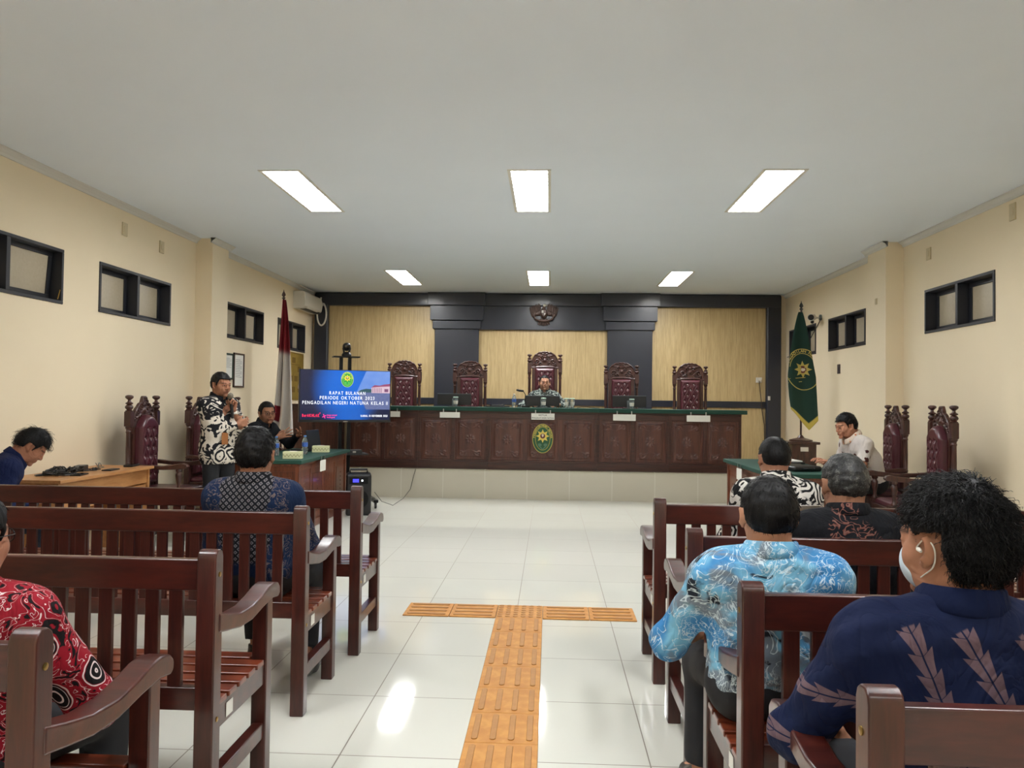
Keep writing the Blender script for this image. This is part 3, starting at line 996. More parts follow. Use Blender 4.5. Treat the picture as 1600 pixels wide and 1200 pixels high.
# name plates hung from the edge
def hang_plate(x, y, z, w, h, lines, name_label, rz=0.0, tilt=0):
    r = empty('name_plate', (x, y, z), rz, name_label, 'sign', 'white plates hung on the table fronts')
    MB().b2(-w / 2, w / 2, -0.006, 0.0, -h, 0).build('plate', M_paper, r, bevel=0.002, seg=1)
    for sx in (-1, 1):
        m2 = MB(); m2.b2(sx * w * .32 - .008, sx * w * .32 + .008, -0.004, 0.0, -0.005, 0.045)
        m2.build('hanger', M_steel, r, bevel=0.001, seg=1)
    for i, (t, s, wd) in enumerate(lines):
        text_obj('lettering', t, s, M_black, r, frame((0, -0.0065, -h * (.42 + .42 * i)), (1, 0, 0), (0, 0, 1)), width=wd, space=.12, bold=.01)
    return r
hang_plate(-1.43, FY - 0.072, 1.225, 0.29, 0.08, [], 'blank white plate hanging below the left monitor on the judges bench')
hang_plate(-2.27, FY - 0.072, 1.225, 0.24, 0.08, [], 'blank white plate at the left of the judges bench beside the screen')
hang_plate(-0.095, FY - 0.107, 1.225, 0.33, 0.09, [('KETUA', .034, None), ('PENGADILAN NEGERI NATUNA', .028, .31)], 'white plate with two lines of black lettering above the oval emblem')
hang_plate(1.06, FY - 0.072, 1.225, 0.32, 0.09, [], 'blank white plate hanging below the right monitor on the judges bench')
hang_plate(2.10, FY - 0.072, 1.225, 0.33, 0.09, [], 'blank white plate at the right end of the judges bench')
r = empty('oval_emblem', (-0.095, FY - 0.062, 0.865), 0, 'green and yellow oval court emblem with a star on the front of the judges bench', 'emblem')
mb = MB(); mb.prism(ell_pts(.152, .212, 40), 0.0, 0.040, 'xz'); mb.build('board', M_bar_dark, r, bevel=0.002)
place_layers(emblem_layers(.208), EMC, r, lambda a, b, t: (a, -t, b), 0.0012)

# ================================================================ CARVED CHAIRS
def turned(mb, x, y, z0, z1, prof, r=1.0, n=14):
    mb.lathe([(p[0] * r, z0 + (z1 - z0) * p[1]) for p in prof], (x, y, 0), n)
COLP = [(1, 0), (1, .04), (.75, .06), (.72, .10), (.9, .12), (.7, .15), (.78, .5), (.7, .85), (.9, .88), (.72, .90), (.75, .94), (1, .96), (1, 1)]
FIN = [(.9, 0), (1.0, .05), (.6, .10), (.95, .20), (1.05, .28), (.8, .38), (.45, .42), (.9, .46), (.95, .52), (.45, .60), (.35, .70), (.95, .82), (1.05, .88), (.95, .95), (.5, 1.0)]
LEG = [(1.0, 0), (1.1, .06), (.7, .12), (.6, .3), (1.05, .55), (1.15, .7), (.7, .8), (1.1, .85), (1.1, 1)]
def make_throne(H, arched, name_hint):
    """front faces -y; origin on the floor at the seat centre"""
    root = empty('carved_armchair')
    yb = 0.27; W = .245; SZ = .53
    zf0 = H - .195 if not arched else H - .155      # foot of the finials
    zb0 = zf0 - .14
    for s in (-1, 1):
        mb = MB(); mb.box((s * W, yb, (zb0 + zf0) / 2), (.062, .062, zf0 - zb0)); mb.box((s * W, yb, .32), (.055, .055, .62)); mb.box((s * W, yb, .655), (.062, .062, .07))
        turned(mb, s * W, yb, .68, zb0, COLP, .030)
        mb.build('rear_post', M_throne, root, bevel=0.004)
        mb = MB(); turned(mb, s * W, yb, zf0, H - (.05 if not arched else .0), FIN, .036)
        mb.build('finial', M_throne, root, sharp=60)
        mb = MB(); turned(mb, s * W, -.25, 0, .42, LEG, .034); mb.box((s * W, -.25, .455), (.062, .062, .085))
        mb.build('front_leg', M_throne, root, sharp=60)
        mb = MB(); turned(mb, s * .27, -.235, .50, .735, LEG, .026); mb.build('arm_support', M_throne, root, sharp=60)
        top = [(.26, .765), (.1, .750), (-.08, .745), (-.2, .762), (-.27, .772), (-.31, .762), (-.325, .74), (-.31, .722), (-.26, .716), (-.1, .708), (.1, .712), (.26, .725)]
        MB().prism(top[::-1], s * .27 - .032, s * .27 + .032, 'yz').build('armrest', M_throne, root, bevel=0.009)
    mb = MB(); mb.b2(-.24, .24, -.275, -.25, .40, .47); mb.b2(-.24, .24, .25, .275, .38, .47)
    for s in (-1, 1): mb.b2(s * .235, s * .262, -.25, .26, .38, .47); mb.b2(s * .235, s * .255, -.23, .25, .14, .18)
    # scalloped apron
    pts = [(-.22, .41), (.22, .41)] + [(.22 - .44 * i / 24, .40 - .035 * abs(sin(pi * i / 6)) - .02 * (1 - abs(i - 12) / 12)) for i in range(25)]
    mb.prism(pts[::-1], -.276, -.256, 'xz'); mb.b2(-.23, .23, 0.0, .025, .145, .175)
    mb.build('seat_frame', M_throne, root, bevel=0.004)
    # seat cushion
    def cs(x, z): return np.maximum(np.abs(x) - .235, np.abs(z) - .25) - 0.0
    def chh(x, z):
        e = np.clip(np.minimum(.235 - np.abs(x), .25 - np.abs(z)) / .05, 0, 1); return .012 + .045 * np.sqrt(1 - (1 - e) ** 2)
    V, Q = relief(cs, chh, -.235, .235, -.25, .25, .01, 0.0, .07)
    V = np.stack([V[:, 0], V[:, 2], .468 - V[:, 1]], 1); Q = Q[:, ::-1]
    me = np_mesh('seat_cushion', V, Q); link('seat_cushion', me, M_leather, root)
    # crest
    zt = H; zc0 = H - .30 if not arched else H - .30
    cw = .235 if not arched else .20
    ca = zf0 - .0 if not arched else zf0 - .06
    def arch(x):
        u = np.clip(np.abs(x) / cw, 0, 1)
        base = zb0 + .02 + (zt - zb0 - .02) * np.sqrt(np.clip(1 - u ** 3.2, 0, 1)) if not arched else (zb0 + .03 + (zt - .055 - zb0 - .03) * np.sqrt(np.clip(1 - u ** 2.2, 0, 1)))
        scal = .009 * np.abs(np.sin(9.5 * np.arctan2(x, .16)))
        cen = (.055 * np.exp(-(x / .05) ** 4)) if arched else .004 * np.exp(-(x / .05) ** 2)
        return base - .012 + scal + cen
    def und(x):
        return (H - .285 + .02 * (1 - (x / cw) ** 2)) if not arched else (H - .215 - .13 * (np.abs(x) / .15) ** 2.3)
    def csil(x, z):
        return np.maximum(np.maximum(z - arch(x), und(x) - z) * .8, np.abs(x) - (W - .02))
    def chg(x, z):
        zz = z - (H - .17); ax_ = np.abs(x)
        h = .012 + 0 * x
        for (sx_, sz_, r0, ph) in ((.055, .055, .032, 0), (.13, .0, .036, 1), (.075, -.035, .028, 2), (.165, -.06, .026, 0), (.03, .105, .024, 1)):
            dx, dz = ax_ - sx_, zz - sz_; r = np.sqrt(dx * dx + dz * dz); a = np.arctan2(dz, dx)
            spir = np.cos((r / r0) * 7.5 - a + ph)
            h = h + .013 * spir * np.exp(-(r / r0) ** 4)
        h = h + .014 * np.exp(-((x * x + (zz - .02) ** 2) / .025 ** 2)) + .006 * np.exp(-((zz - .08 - .2 * ax_) / .012) ** 2)
        edge = arch(x) - z; h = h + .010 * np.exp(-((edge - .012) / .009) ** 2)
        ued = z - und(x); h = h + .010 * np.exp(-((ued - .012) / .010) ** 2)
        return np.clip(h, .002, .05)
    V, Q = relief(csil, chg, -W + .01, W - .01, H - .36, H + .01, .0055, .016, .05)
    V[:, 1] += yb - .005
    me = np_mesh('carved_crest', V, Q); link('carved_crest', me, M_throne, root)
    # inner frame stiles
    mb = MB(); zs = H - .27
    for s in (-1, 1): mb.b2(s * .152, s * .205, yb - .022, yb + .015, .50, zs + .02)
    mb.b2(-.16, .16, yb - .02, yb + .015, .50, .56)
    mb.box((0, yb + .012, (.52 + zs) / 2), (.32, .006, zs - .5))
    mb.build('back_frame', M_throne, root, bevel=0.004)
    # tufted back cushion
    z0 = .545; z1 = H - .275 if not arched else H - .185
    btn = []
    dz = .088; k = 0; z = z1 - (.07 if not arched else .14)
    while z > z0 + .04:
        for bx in ((-.048, .048) if k % 2 == 0 else (-.096, 0, .096)): btn.append((bx, z))
        z -= dz; k += 1
    hwc = .152 if not arched else .168
    def bsil(x, z):
        if not arched: t = z - z1
        else: t = z - (z1 - .13 * (np.abs(x) / hwc) ** 2.3)
        return np.maximum(np.maximum(t * .85, z0 - z), np.abs(x) - hwc)
    def bh(x, z):
        t = (z1 - z) if not arched else (z1 - .13 * (np.abs(x) / hwc) ** 2.3 - z)
        e = np.clip(np.minimum(np.minimum(hwc - np.abs(x), z - z0), t) / .05, 0, 1)
        h = .010 + (.042 if not arched else .065) * np.sqrt(1 - (1 - e) ** 2)
        for bx, bz in btn:
            r2 = (x - bx) ** 2 + (z - bz) ** 2
            h = h - .024 * np.exp(-r2 / .016 ** 2) * e
        u = (x / .096 + (z - btn[0][1]) / (2 * dz)); v = (x / .096 - (z - btn[0][1]) / (2 * dz))
        cr = np.exp(-(np.abs((u + .5) % 1 - .5) / .05) ** 2) + np.exp(-(np.abs((v + .5) % 1 - .5) / .05) ** 2)
        reg = np.clip((btn[0][1] + .02 - z) / .03, 0, 1)
        return np.maximum(h - .008 * cr * e * reg, .004)
    V, Q = relief(bsil, bh, -hwc, hwc, z0, z1, .006, 0.0, .10)
    V[:, 1] += yb - .018
    me = np_mesh('back_cushion', V, Q); bc = link('back_cushion', me, M_leather, root)
    bo = None
    for bx, bz in btn:
        yy = yb - .018 - float(bh(np.array(bx), np.array(bz))) - .003
        if bo is None:
            bo = MB().ell((0, 0, 0), (.0115, .008, .0115), n=10, m=6).build('button', M_crystal, bc); o = bo
        else: o = bo.copy(); COL.objects.link(o)
        o.location = (bx, yy, bz)
    return root
M_crystal = plain('crystal button', (235, 222, 222), 0.15, 0.0, var=0.02)

thA = make_throne(1.625, False, 'a')
thC = make_throne(1.79, False, 'c')
thB = make_throne(1.40, True, 'b')
CY = 12.28 - .27
for i, (x, lab) in enumerate(((-2.35, 'carved maroon judge chair furthest left behind the judges bench, beside the screen'), (-1.285, 'carved maroon judge chair behind the left monitor, second from the left'),
                              (1.135, 'carved maroon judge chair behind the right monitor, against the dark pilaster'), (2.22, 'carved maroon judge chair at the right end of the judges bench'))):
    o = thA if i == 0 else copy_tree(thA); o.location = (x, CY, DZ)
    tag(o, lab, 'chair', 'carved judge chairs on the platform')
thC.location = (-0.085, CY, DZ)
tag(thC, 'tallest carved maroon judge chair in the centre behind the seated man', 'chair', 'carved judge chairs on the platform')
for i, (x, y, r, lab) in enumerate(((-3.67, 7.25, pi / 2, 'carved maroon armchair against the left wall by the light wood desk'), (-3.66, 8.42, pi / 2, 'carved armchair at the left wall half hidden behind the standing man'),
                                    (-3.68, 9.28, pi / 2 , 'carved armchair in which the man with glasses sits, left wall'),
                                    (3.36, 8.24, -pi / 2 - .08, 'carved maroon armchair behind the man in the white floral shirt'), (3.33, 7.24, -pi / 2 - .10, 'empty carved maroon armchair against the right wall, nearer the red stacking chair'))):
    o = thB if i == 0 else copy_tree(thB); o.location = (x, y, 0); o.rotation_euler = (0, 0, r)
    tag(o, lab, 'chair', 'carved armchairs beside the clerk tables')

# ================================================================ CLERK TABLES
def clerk_table(x0, x1, y0, y1, lab, emit_plate):
    cx, cy = (x0 + x1) / 2, (y0 + y1) / 2; w, l = (x1 - x0), (y1 - y0)
    r = empty('clerk_table', (cx, cy, 0), 0, lab, 'table', 'clerk tables with green tops')
    mb = MB(); mb.b2(-w / 2 + .03, w / 2 - .03, -l / 2 + .03, l / 2 - .03, .06, .72)
    mb.build('body', M_tablew, r, bevel=.004)
    mb = MB(); mb.b2(-w / 2 + .01, w / 2 - .01, -l / 2 + .01, l / 2 - .01, 0, .08); mb.b2(-w / 2, w / 2, -l / 2, l / 2, .695, .725)
    for sx in (-1, 1):
        for sy in (-1, 1): mb.box((sx * (w / 2 - .03), sy * (l / 2 - .03), .38), (.045, .045, .66))
        for q in range(1, 4): mb.box((sx * (w / 2 - .028), -l / 2 + l * q / 4, .38), (.012, .045, .66))
        mb.box((sx * (w / 2 - .028), 0, .67), (.012, l - .1, .06)); mb.box((sx * (w / 2 - .028), 0, .12), (.012, l - .1, .06))
    for sy in (-1, 1):
        mb.box((0, sy * (l / 2 - .028), .67), (w - .1, .012, .06)); mb.box((0, sy * (l / 2 - .028), .12), (w - .1, .012, .06))
    mb.build('moulding', M_tablew, r, bevel=.005)
    pc = MB()
    for sx in (-1, 1):
        for q in range(4):
            c0 = -l / 2 + l * (q + .5) / 4
            pc.box((sx * (w / 2 - .03), c0, .38), (.014, l / 4 - .12, .40))
            for i in range(6): pc.lathe([(.012, 0), (.004, .008)], (sx * (w / 2 - .023), c0, .25 + .05 * i), 8, Ry(sx * pi / 2))
    for sy in (-1, 1): pc.box((0, sy * (l / 2 - .03), .38), (w - .2, .014, .40))
    pc.build('raised_panels', M_tablew, r, bevel=.006)
    mb = MB(); mb.b2(-w / 2 - .03, w / 2 + .03, -l / 2 - .03, l / 2 + .03, .722, .762); mb.build('green_cover', M_green, r, bevel=.008)
    return r
LT = clerk_table(-3.21, -2.53, 7.68, 9.52, 'carved wooden clerk table with green top left of the room', None)
RT = clerk_table(2.03, 2.72, 7.1, 8.92, 'carved wooden clerk table with green top at the right behind the seated men', None)
hang_plate(-2.492, 8.35, .715, .20, .12, [], 'blank white plate on the side of the left clerk table', pi / 2)
hang_plate(1.992, 8.15, .715, .20, .12, [], 'blank white plate on the side of the right clerk table', -pi / 2)

# light wood desk with cables
dx0, dx1, dy0, dy1 = -4.17, -3.64, 5.56, 6.92
r = empty('desk', ((dx0 + dx1) / 2, (dy0 + dy1) / 2, 0), 0, 'light wood desk at the left wall covered with black cables', 'desk')
w, l = dx1 - dx0, dy1 - dy0
MB().b2(-w / 2, w / 2, -l / 2, l / 2, .725, .75).build('desk_top', M_desk, r, bevel=.003)
for sy in (-1, 1): MB().b2(-w / 2 + .02, w / 2 - .03, sy * (l / 2 - .05), sy * (l / 2 - .022), 0, .725).build('side_panel', M_desk, r, bevel=.002)
MB().b2(w / 2 - .06, w / 2 - .042, -l / 2 + .05, l / 2 - .05, .60, .725).build('apron', M_desk, r, bevel=.002)
MB().b2(w / 2 - .05, w / 2 - .044, -l / 2 + .06, l / 2 - .06, .50, .585).build('lower_board', M_desk, r, bevel=.002)
MB().b2(-w / 2 + .02, -w / 2 + .035, -l / 2 + .05, l / 2 - .05, .2, .725).build('back_panel', M_desk, r, bevel=.002)
TOPZ = .75
def cable_heap(cx, cy, R, n, seed, name, lab, rad=.004, mat=None, zt=TOPZ, hh=.05):
    rr = random.Random(seed); mb = MB()
    for i in range(n):
        pts = []; a = rr.uniform(0, 6.28); ra = R * rr.uniform(.4, 1); ex, ey = rr.uniform(-R, R) * .4, rr.uniform(-R, R) * .6; ph = rr.uniform(0, 6)
        for k in range(22):
            t = a + k * .33
            q = ra * (.6 + .4 * sin(k * .7 + ph))
            pts.append((cx + ex + q * cos(t) * .75, cy + ey + q * sin(t), zt + rad + .003 + hh * abs(sin(k * .5 + ph)) * (i % 4) / 3))
        mb.tube(pts, rad, 6)
    o = mb.build(name, mat or M_black, None); tag(o, lab, 'cable'); return o
cable_heap(-3.93, 5.98, .16, 12, 1, 'cable_coil', 'tangle of black cables piled on the near half of the light wood desk', .006)
cable_heap(-3.86, 6.36, .07, 3, 2, 'cable_coil', 'few loose thin cables beside the black power adapter on the desk', .0035, hh=.03)
cable_heap(-4.0, 6.6, .08, 2, 5, 'cable_coil', 'thin looped cable rising at the back of the light wood desk', .0025, plain('grey cable', (120, 116, 108), .5), hh=.11)
r = empty('power_adapter', (-3.95, 6.30, TOPZ), .3, 'black power adapter brick in the middle of the light wood desk', 'adapter')
MB().b2(-.04, .04, -.07, .07, 0, .05).build('body', M_black, r, bevel=.006)
MB().tube([(0, .07, .02), (.01, .10, .015), (.03, .14, .005)], .004).build('cord', M_black, r)
MB().b2(-.02, .02, -.0705, -.0695, .012, .035).build('socket', M_steel, r, smooth=False)
for (x, y, a, lab) in ((-3.76, 5.98, .2, 'black phone lying by the cable tangle on the desk edge'), (-3.76, 6.42, .1, 'black phone lying in the middle of the desk front edge'), (-3.80, 6.82, .15, 'black handset lying at the far right corner of the desk')):
    r = empty('phone', (x, y, TOPZ), a, lab, 'phone', 'black phones on the light wood desk')
    MB().b2(-.04, .04, -.085, .085, 0, .011 if y < 6.7 else .02).build('case', M_black, r, bevel=.004)
    MB().b2(-.035, .035, -.078, .078, .0105 if y < 6.7 else .0195, .0118 if y < 6.7 else .021).build('screen', plain('dark glass', (12, 13, 16), .08), r, smooth=False)

# ================================================================ TELEVISION ON A WHEELED STAND
tvx, tvy, tva = -2.64, 9.80, radians(24)
TV = empty('television', (tvx, tvy, 1.43), tva, 'large television on a wheeled stand showing a blue presentation slide', 'television')
TW, TH = 1.175, .675
SCR = .31      # screen brightness against the room lamps
MB().b2(-TW / 2, TW / 2, -.02, .045, -TH / 2, TH / 2).build('casing', M_black, TV, bevel=.004)
MB().b2(-.03, .03, -.0215, -.02, -TH / 2 + .004, -TH / 2 + .012).build('maker_badge', M_steel, TV, smooth=False)
SW, SH = 1.145, .635; S0 = -.0206
m = Mat('slide background', .25); m.col((.004, .004, .005, 1))
cx_, cy_, cz_ = m.xyz()
dg = ((cx_ * 26 + cz_ * 26).fr() - .5).abs() + ((cx_ * 26 - cz_ * 26).fr() - .5).abs()
pat = (dg - .5).abs().ss(.02, .14) * .5 + .5
glow = ((cx_ - .02).sq() * 3.0 + (cz_ - .12).sq() * 2.2).ss(.75, .0)
glow2 = ((cx_ - .05).sq() * 5.0 + (cz_ + .22).sq() * 9).ss(.55, .0)
mm_ = (glow.mx(glow2 * .8)) * (pat * .45 + .62)
m.emit(m.mix(mm_, sl((14, 24, 60)), sl((8, 104, 214))), SCR)
scr = MB().b2(-SW / 2, SW / 2, S0, -.0200, -SH / 2 + .012, SH / 2 + .012).build('screen', m.mat, TV, smooth=False)
def emi(name, rgb, s=1.0):
    q = Mat(name, .4); q.col((.004, .004, .005, 1)); q.emit(sl(rgb), s * SCR); return q.mat
# photograph of the court building inside the slide
m = Mat('slide picture', .25); m.col((.004, .004, .005, 1))
cx_, cy_, cz_ = m.xyz()
sky = m.mix(m.noise(8, 3), sl((84, 132, 214)), sl((128, 160, 226)))
gr = m.mix(m.noise(30, 2, 0, m.scale((1, 1, 5))), sl((70, 84, 130)), sl((120, 130, 176)))
m.emit(m.mix((cz_ - .055).ss(.0, .008), gr, sky), SCR)
def scrp(pts, name, mat, lift):
    V, Fc = fan(pts, (sum(p[0] for p in pts) / len(pts), sum(p[1] for p in pts) / len(pts)))
    mb = MB(); mb.add([(a, S0 - .0004 * lift, b) for a, b in V], Fc); return mb.build(name, mat, scr, smooth=False, fix=False)
ZT = SH / 2 + .012
scrp([(.26, ZT), (.145, .07), (.26, -.17), (SW / 2, -.17), (SW / 2, ZT)], 'building_photo', m.mat, 1)
scrp([(.16, .065), (.20, .085), (.26, .10), (.33, .095), (.345, .05), (.16, .05)], 'photo_trees', emi('slide trees', (46, 84, 96)), 2)
scrp([(.33, .045), (.33, .115), (.36, .125), (.48, .13), (SW / 2, .14), (SW / 2, .045)], 'photo_facade', emi('slide facade', (214, 186, 200)), 3)
scrp([(.325, .115), (.37, .148), (.42, .138), (.50, .16), (SW / 2, .168), (SW / 2, .135), (.45, .128)], 'photo_roof', emi('slide roof', (150, 74, 110)), 4)
for q in range(6): MB().b2(.345 + .022 * q, .352 + .022 * q, S0 - .002, S0 - .0018, .05, .112).build('photo_column', emi('slide columns', (120, 70, 110)), scr, smooth=False)
MB().b2(.5, .55, S0 - .002, S0 - .0018, .06, .10).build('photo_window', emi('slide columns', (120, 70, 110)), scr, smooth=False)
place_layers(emblem_layers(.100), emcols('slide emblem ', .31), scr, lambda a, b, t: (a * 1.12 + .015, S0 - t * .4, b + .215), 0.001)
Mwt = emi('slide white', (248, 250, 255), 1.1); Mred = emi('slide red', (255, 40, 90), 1.1); Mpk = emi('slide pink', (255, 60, 150), 1.1)
def st(t, size, x, z, mat, width, align='c', serif=False, bold=.012):
    text_obj('slide_text', t, size, mat, scr, frame((x, S0 - .003, z), (1, 0, 0), (0, 0, 1)), align=align, width=width, bold=bold, serif=serif, space=.2)
st('RAPAT BULANAN', .060, .02, .018, Mwt, .46)
st('PERIODE OKTOBER 2023', .060, .02, -.045, Mwt, .70)
st('PENGADILAN NEGERI NATUNA KELAS II', .060, .0, -.108, Mwt, 1.09)
st('BerAKHLAK', .048, -.545, -.268, Mred, .215, 'l', False, .05)
st('bangga melayani', .026, -.235, -.255, Mpk, .125, 'l', False, .05)
st('bangsa', .026, -.235, -.283, Mpk, .10, 'l', False, .05)
st('RANAI, 10 NOVEMBER 2023', .034, .545, -.265, Mwt, .35, 'r', False, .06)
mb = MB()
for a in range(4):
    t = a * pi / 2 + .4
    mb.tube([(-.27, S0 - .003, -.262), (-.27 + .026 * cos(t), S0 - .003, -.262 + .03 * sin(t))], .0055, 5)
mb.build('slide_symbol', Mpk, scr)
MB().tube([(-.335, S0 - .003, -.225), (-.32, S0 - .003, -.212), (-.325, S0 - .003, -.235)], .003, 5).build('slide_tick', Mred, scr)

ts = empty('television_stand', (tvx, tvy, 0), tva, 'black wheeled television stand with a shelf and caster legs', 'stand')
for s in (-1, 1):
    MB().b2(s * .055 - .022, s * .055 + .022, .05, .09, .10, 1.93).build('upright', M_blackm, ts, bevel=.003)
    mb = MB(); mb.b2(s * .36 - .03, s * .36 + .03, -.30 if s > 0 else -.02, .36, .075, .115); mb.build('foot', M_blackm, ts, bevel=.008)
    for yy in (-.26 if s > 0 else .02, .32):
        c = MB(); c.lathe([(.03, -.012), (.03, .012)], (s * .36, yy, .031), 16, Ry(pi / 2)); c.box((s * .36, yy, .06), (.03, .03, .04)); c.build('caster', M_black, ts, bevel=.002)
MB().b2(-.36, .36, .04, .10, .075, .115).build('crossbar', M_blackm, ts, bevel=.004)
MB().b2(-.28, .28, -.14, .12, .675, .695).build('shelf', M_black, ts, bevel=.004)
MB().b2(-.2, .2, .045, .07, 1.2, 1.62).build('bracket', M_blackm, ts, bevel=.004)
MB().b2(-.17, .17, -.06, .10, 1.93, 1.945).build('camera_shelf', M_blackm, ts, bevel=.003)
r = empty('conference_camera', (tvx, tvy + .01, 1.945), tva, 'black pan tilt conference camera on the shelf above the television', 'camera')
MB().lathe([(.062, 0), (.065, .02), (.05, .045), (.03, .055)], (0, 0, 0), 20).build('base', M_black, r)
MB().tube([(-.03, 0, .05), (-.045, 0, .11)], .014).tube([(.03, 0, .05), (.045, 0, .11)], .014).build('yoke', M_black, r)
MB().ell((0, 0, .125), (.055, .06, .055), Rx(.2)).build('head', M_black, r)
MB().lathe([(.03, 0), (.032, .02), (.02, .022)], (0, -.05, .13), 16, Rx(pi / 2)).build('lens', plain('lens glass', (10, 10, 14), .05), r)
# media box and portable speaker under the screen
r = empty('media_box', (tvx + .12, tvy - .02, .695), tva, 'small black box on the shelf of the television stand', 'box')
MB().b2(-.1, .1, -.07, .07, 0, .045).build('body', M_black, r, bevel=.004)
MB().b2(-.02, .02, -.0715, -.07, .012, .03).build('front_panel', M_steel, r, smooth=False)
r = empty('portable_speaker', (-2.30, 9.20, 0), radians(15), 'black portable loudspeaker with a blue light standing on the floor by the screen', 'speaker')
MB().b2(-.15, .15, -.14, .14, .0, .50).build('cabinet', M_black, r, bevel=.03, seg=3)
MB().b2(-.11, .11, -.147, -.14, .38, .46).build('control_panel', M_blackm, r, bevel=.004)
MB().lathe([(.11, 0), (.115, .006), (.05, .01), (.03, .016)], (0, -.14, .2), 24, Rx(pi / 2)).build('driver', M_blackm, r)
MB().b2(-.07, .0, -.150, -.147, .40, .44).build('blue_display', emi('blue display', (60, 60, 255), 2.0), r, smooth=False)
MB().b2(.03, .05, -.150, -.147, .41, .43).build('indicator', emi('white indicator', (240, 250, 255), 2.5), r, smooth=False)
MB().tube([(-.1, 0, .50), (-.1, 0, .54), (.1, 0, .54), (.1, 0, .50)], .012).build('handle', M_black, r)
o = MB().tube([(-2.14, 9.36, .25), (-2.08, 9.5, .12), (-2.02, 9.9, .02), (-1.98, 10.4, .05), (-1.97, 10.86, .12), (-1.93, 10.872, .30), (-1.90, 10.872, .41)], .004).build('speaker_cord', M_black, None)
tag(o, 'thin black cord running from the loudspeaker up the platform riser', 'cord')

# ================================================================ ITEMS ON THE JUDGES BENCH
BZ = 1.302
def monitor(x, y, w, h, lab, a=0.0):
    r = empty('monitor', (x, y, BZ), a, lab, 'monitor', 'black monitors on the judges bench')
    MB().b2(-w / 2, w / 2, -.012, .02, .025, .025 + h).build('back_shell', M_black, r, bevel=.006)
    MB().b2(-w / 2 + .006, w / 2 - .006, .02, .022, .04, .018 + h).build('screen', plain('dark glass', (12, 13, 16), .08), r, smooth=False)
    MB().b2(-w / 2, w / 2, -.014, -.006, .022 + h, .029 + h).build('top_edge', plain('grey plastic', (98, 108, 112), .4), r, bevel=.001, seg=1)
    mb = MB(); mb.b2(-.03, .03, -.035, -.012, .0, .12); mb.build('neck', plain('grey plastic', (98, 108, 112), .4), r, bevel=.004)
    MB().lathe([(.10, 0), (.10, .008), (.03, .016)], (0, -.01, 0), 24, sy=.8).build('foot', M_black, r)
monitor(-1.41, 11.28, .50, .165, 'left black monitor on the judges bench seen from behind', .03)
monitor(-.105, 11.26, .50, .150, 'middle black monitor on the judges bench in front of the seated man')
monitor(1.16, 11.28, .49, .165, 'right black monitor on the judges bench seen from behind', -.08)
M_glass = bpy.data.materials.new('clear plastic'); M_glass.use_nodes = True
b_ = M_glass.node_tree.nodes['Principled BSDF']; b_.inputs['Base Color'].default_value = (.85, .93, .95, 1); b_.inputs['Roughness'].default_value = .06
b_.inputs['Transmission Weight'].default_value = .85; b_.inputs['IOR'].default_value = 1.3
M_label = plain('blue bottle label', (70, 110, 190), .4, var=.3, vs=80)
M_cap = plain('blue cap', (90, 140, 200), .4)
def bottle(x, y, z, h, lab, grp, cap=M_cap):
    r = empty('water_bottle', (x, y, z), 0, lab, 'bottle', grp); R = h * .15
    MB().lathe([(R * .9, 0), (R, .01), (R, h * .3), (R * .93, h * .35), (R, h * .4), (R, h * .66), (R * .8, h * .78), (R * .42, h * .88), (R * .42, h * .92)], (0, 0, 0), 18).build('body', M_glass, r)
    MB().lathe([(R * 1.01, h * .40), (R * 1.02, h * .41), (R * 1.02, h * .62), (R * 1.01, h * .63)], (0, 0, 0), 18).build('wrapper', M_label, r)
    MB().lathe([(R * .48, h * .92), (R * .5, h * .93), (R * .5, h), (R * .3, h * 1.005)], (0, 0, 0), 14).build('cap', cap, r)
bottle(-.52, 11.16, BZ, .20, 'small water bottle left of the middle monitor on the judges bench', 'bottles and cups on the judges bench', M_white)
def cup(x, y, lab):
    r = empty('water_cup', (x, y, BZ), 0, lab, 'cup', 'bottles and cups on the judges bench')
    MB().lathe([(.024, 0), (.028, .05), (.036, .10), (.037, .135)], (0, 0, 0), 18).build('cup_body', M_glass, r)
    MB().lathe([(.039, .135), (.039, .14), (.03, .146)], (0, 0, 0), 18).build('lid', plain('pale green lid', (170, 200, 180), .4), r)
    MB().lathe([(.030, .04), (.0345, .09)], (0, 0, 0), 18).build('band', M_white, r)
cup(.245, 11.13, 'left one of two clear water cups right of the middle monitor')
cup(.325, 11.13, 'right one of two clear water cups right of the middle monitor')
cup(-1.37, 11.12, 'clear water cup standing in front of the left monitor')
cup(-.09, 11.08, 'clear water cup standing in front of the middle monitor above the name plate')
cup(1.18, 11.10, 'clear water cup standing in front of the right monitor')
r = empty('gooseneck_microphone', (-.36, 11.45, BZ), 0, 'black gooseneck microphone pointing left beside the middle monitor', 'microphone')
MB().b2(-.06, .06, -.05, .05, 0, .03).build('base', M_black, r, bevel=.008)
MB().tube([(0, 0, .03), (-.01, 0, .12), (-.005, 0, .19), (-.03, 0, .235), (-.06, 0, .25)], .006).build('gooseneck', M_blackm, r)
MB().tube([(-.03, -.01, .245), (-.09, -.02, .25), (-.14, -.02, .262)], [.014, .017, .014]).build('microphone_head', M_black, r)
r = empty('open_laptop', (-.78, 11.40, BZ), .25, 'flat black laptop lying between the left and middle monitors', 'laptop')
MB().b2(-.17, .17, -.11, .11, 0, .02).build('base', M_black, r, bevel=.004)
MB().box((0, .0, .028), (.20, .12, .02)).build('black_box', M_black, r, bevel=.004)
o = MB().tube([(.40, 11.2, BZ + .006), (.46, 11.18, BZ + .02), (.55, 11.22, BZ + .022), (.62, 11.18, BZ + .008), (.72, 11.2, BZ + .005)], .004).build('cable', M_black, None)
tag(o, 'short black cable lying right of the two water cups', 'cable')

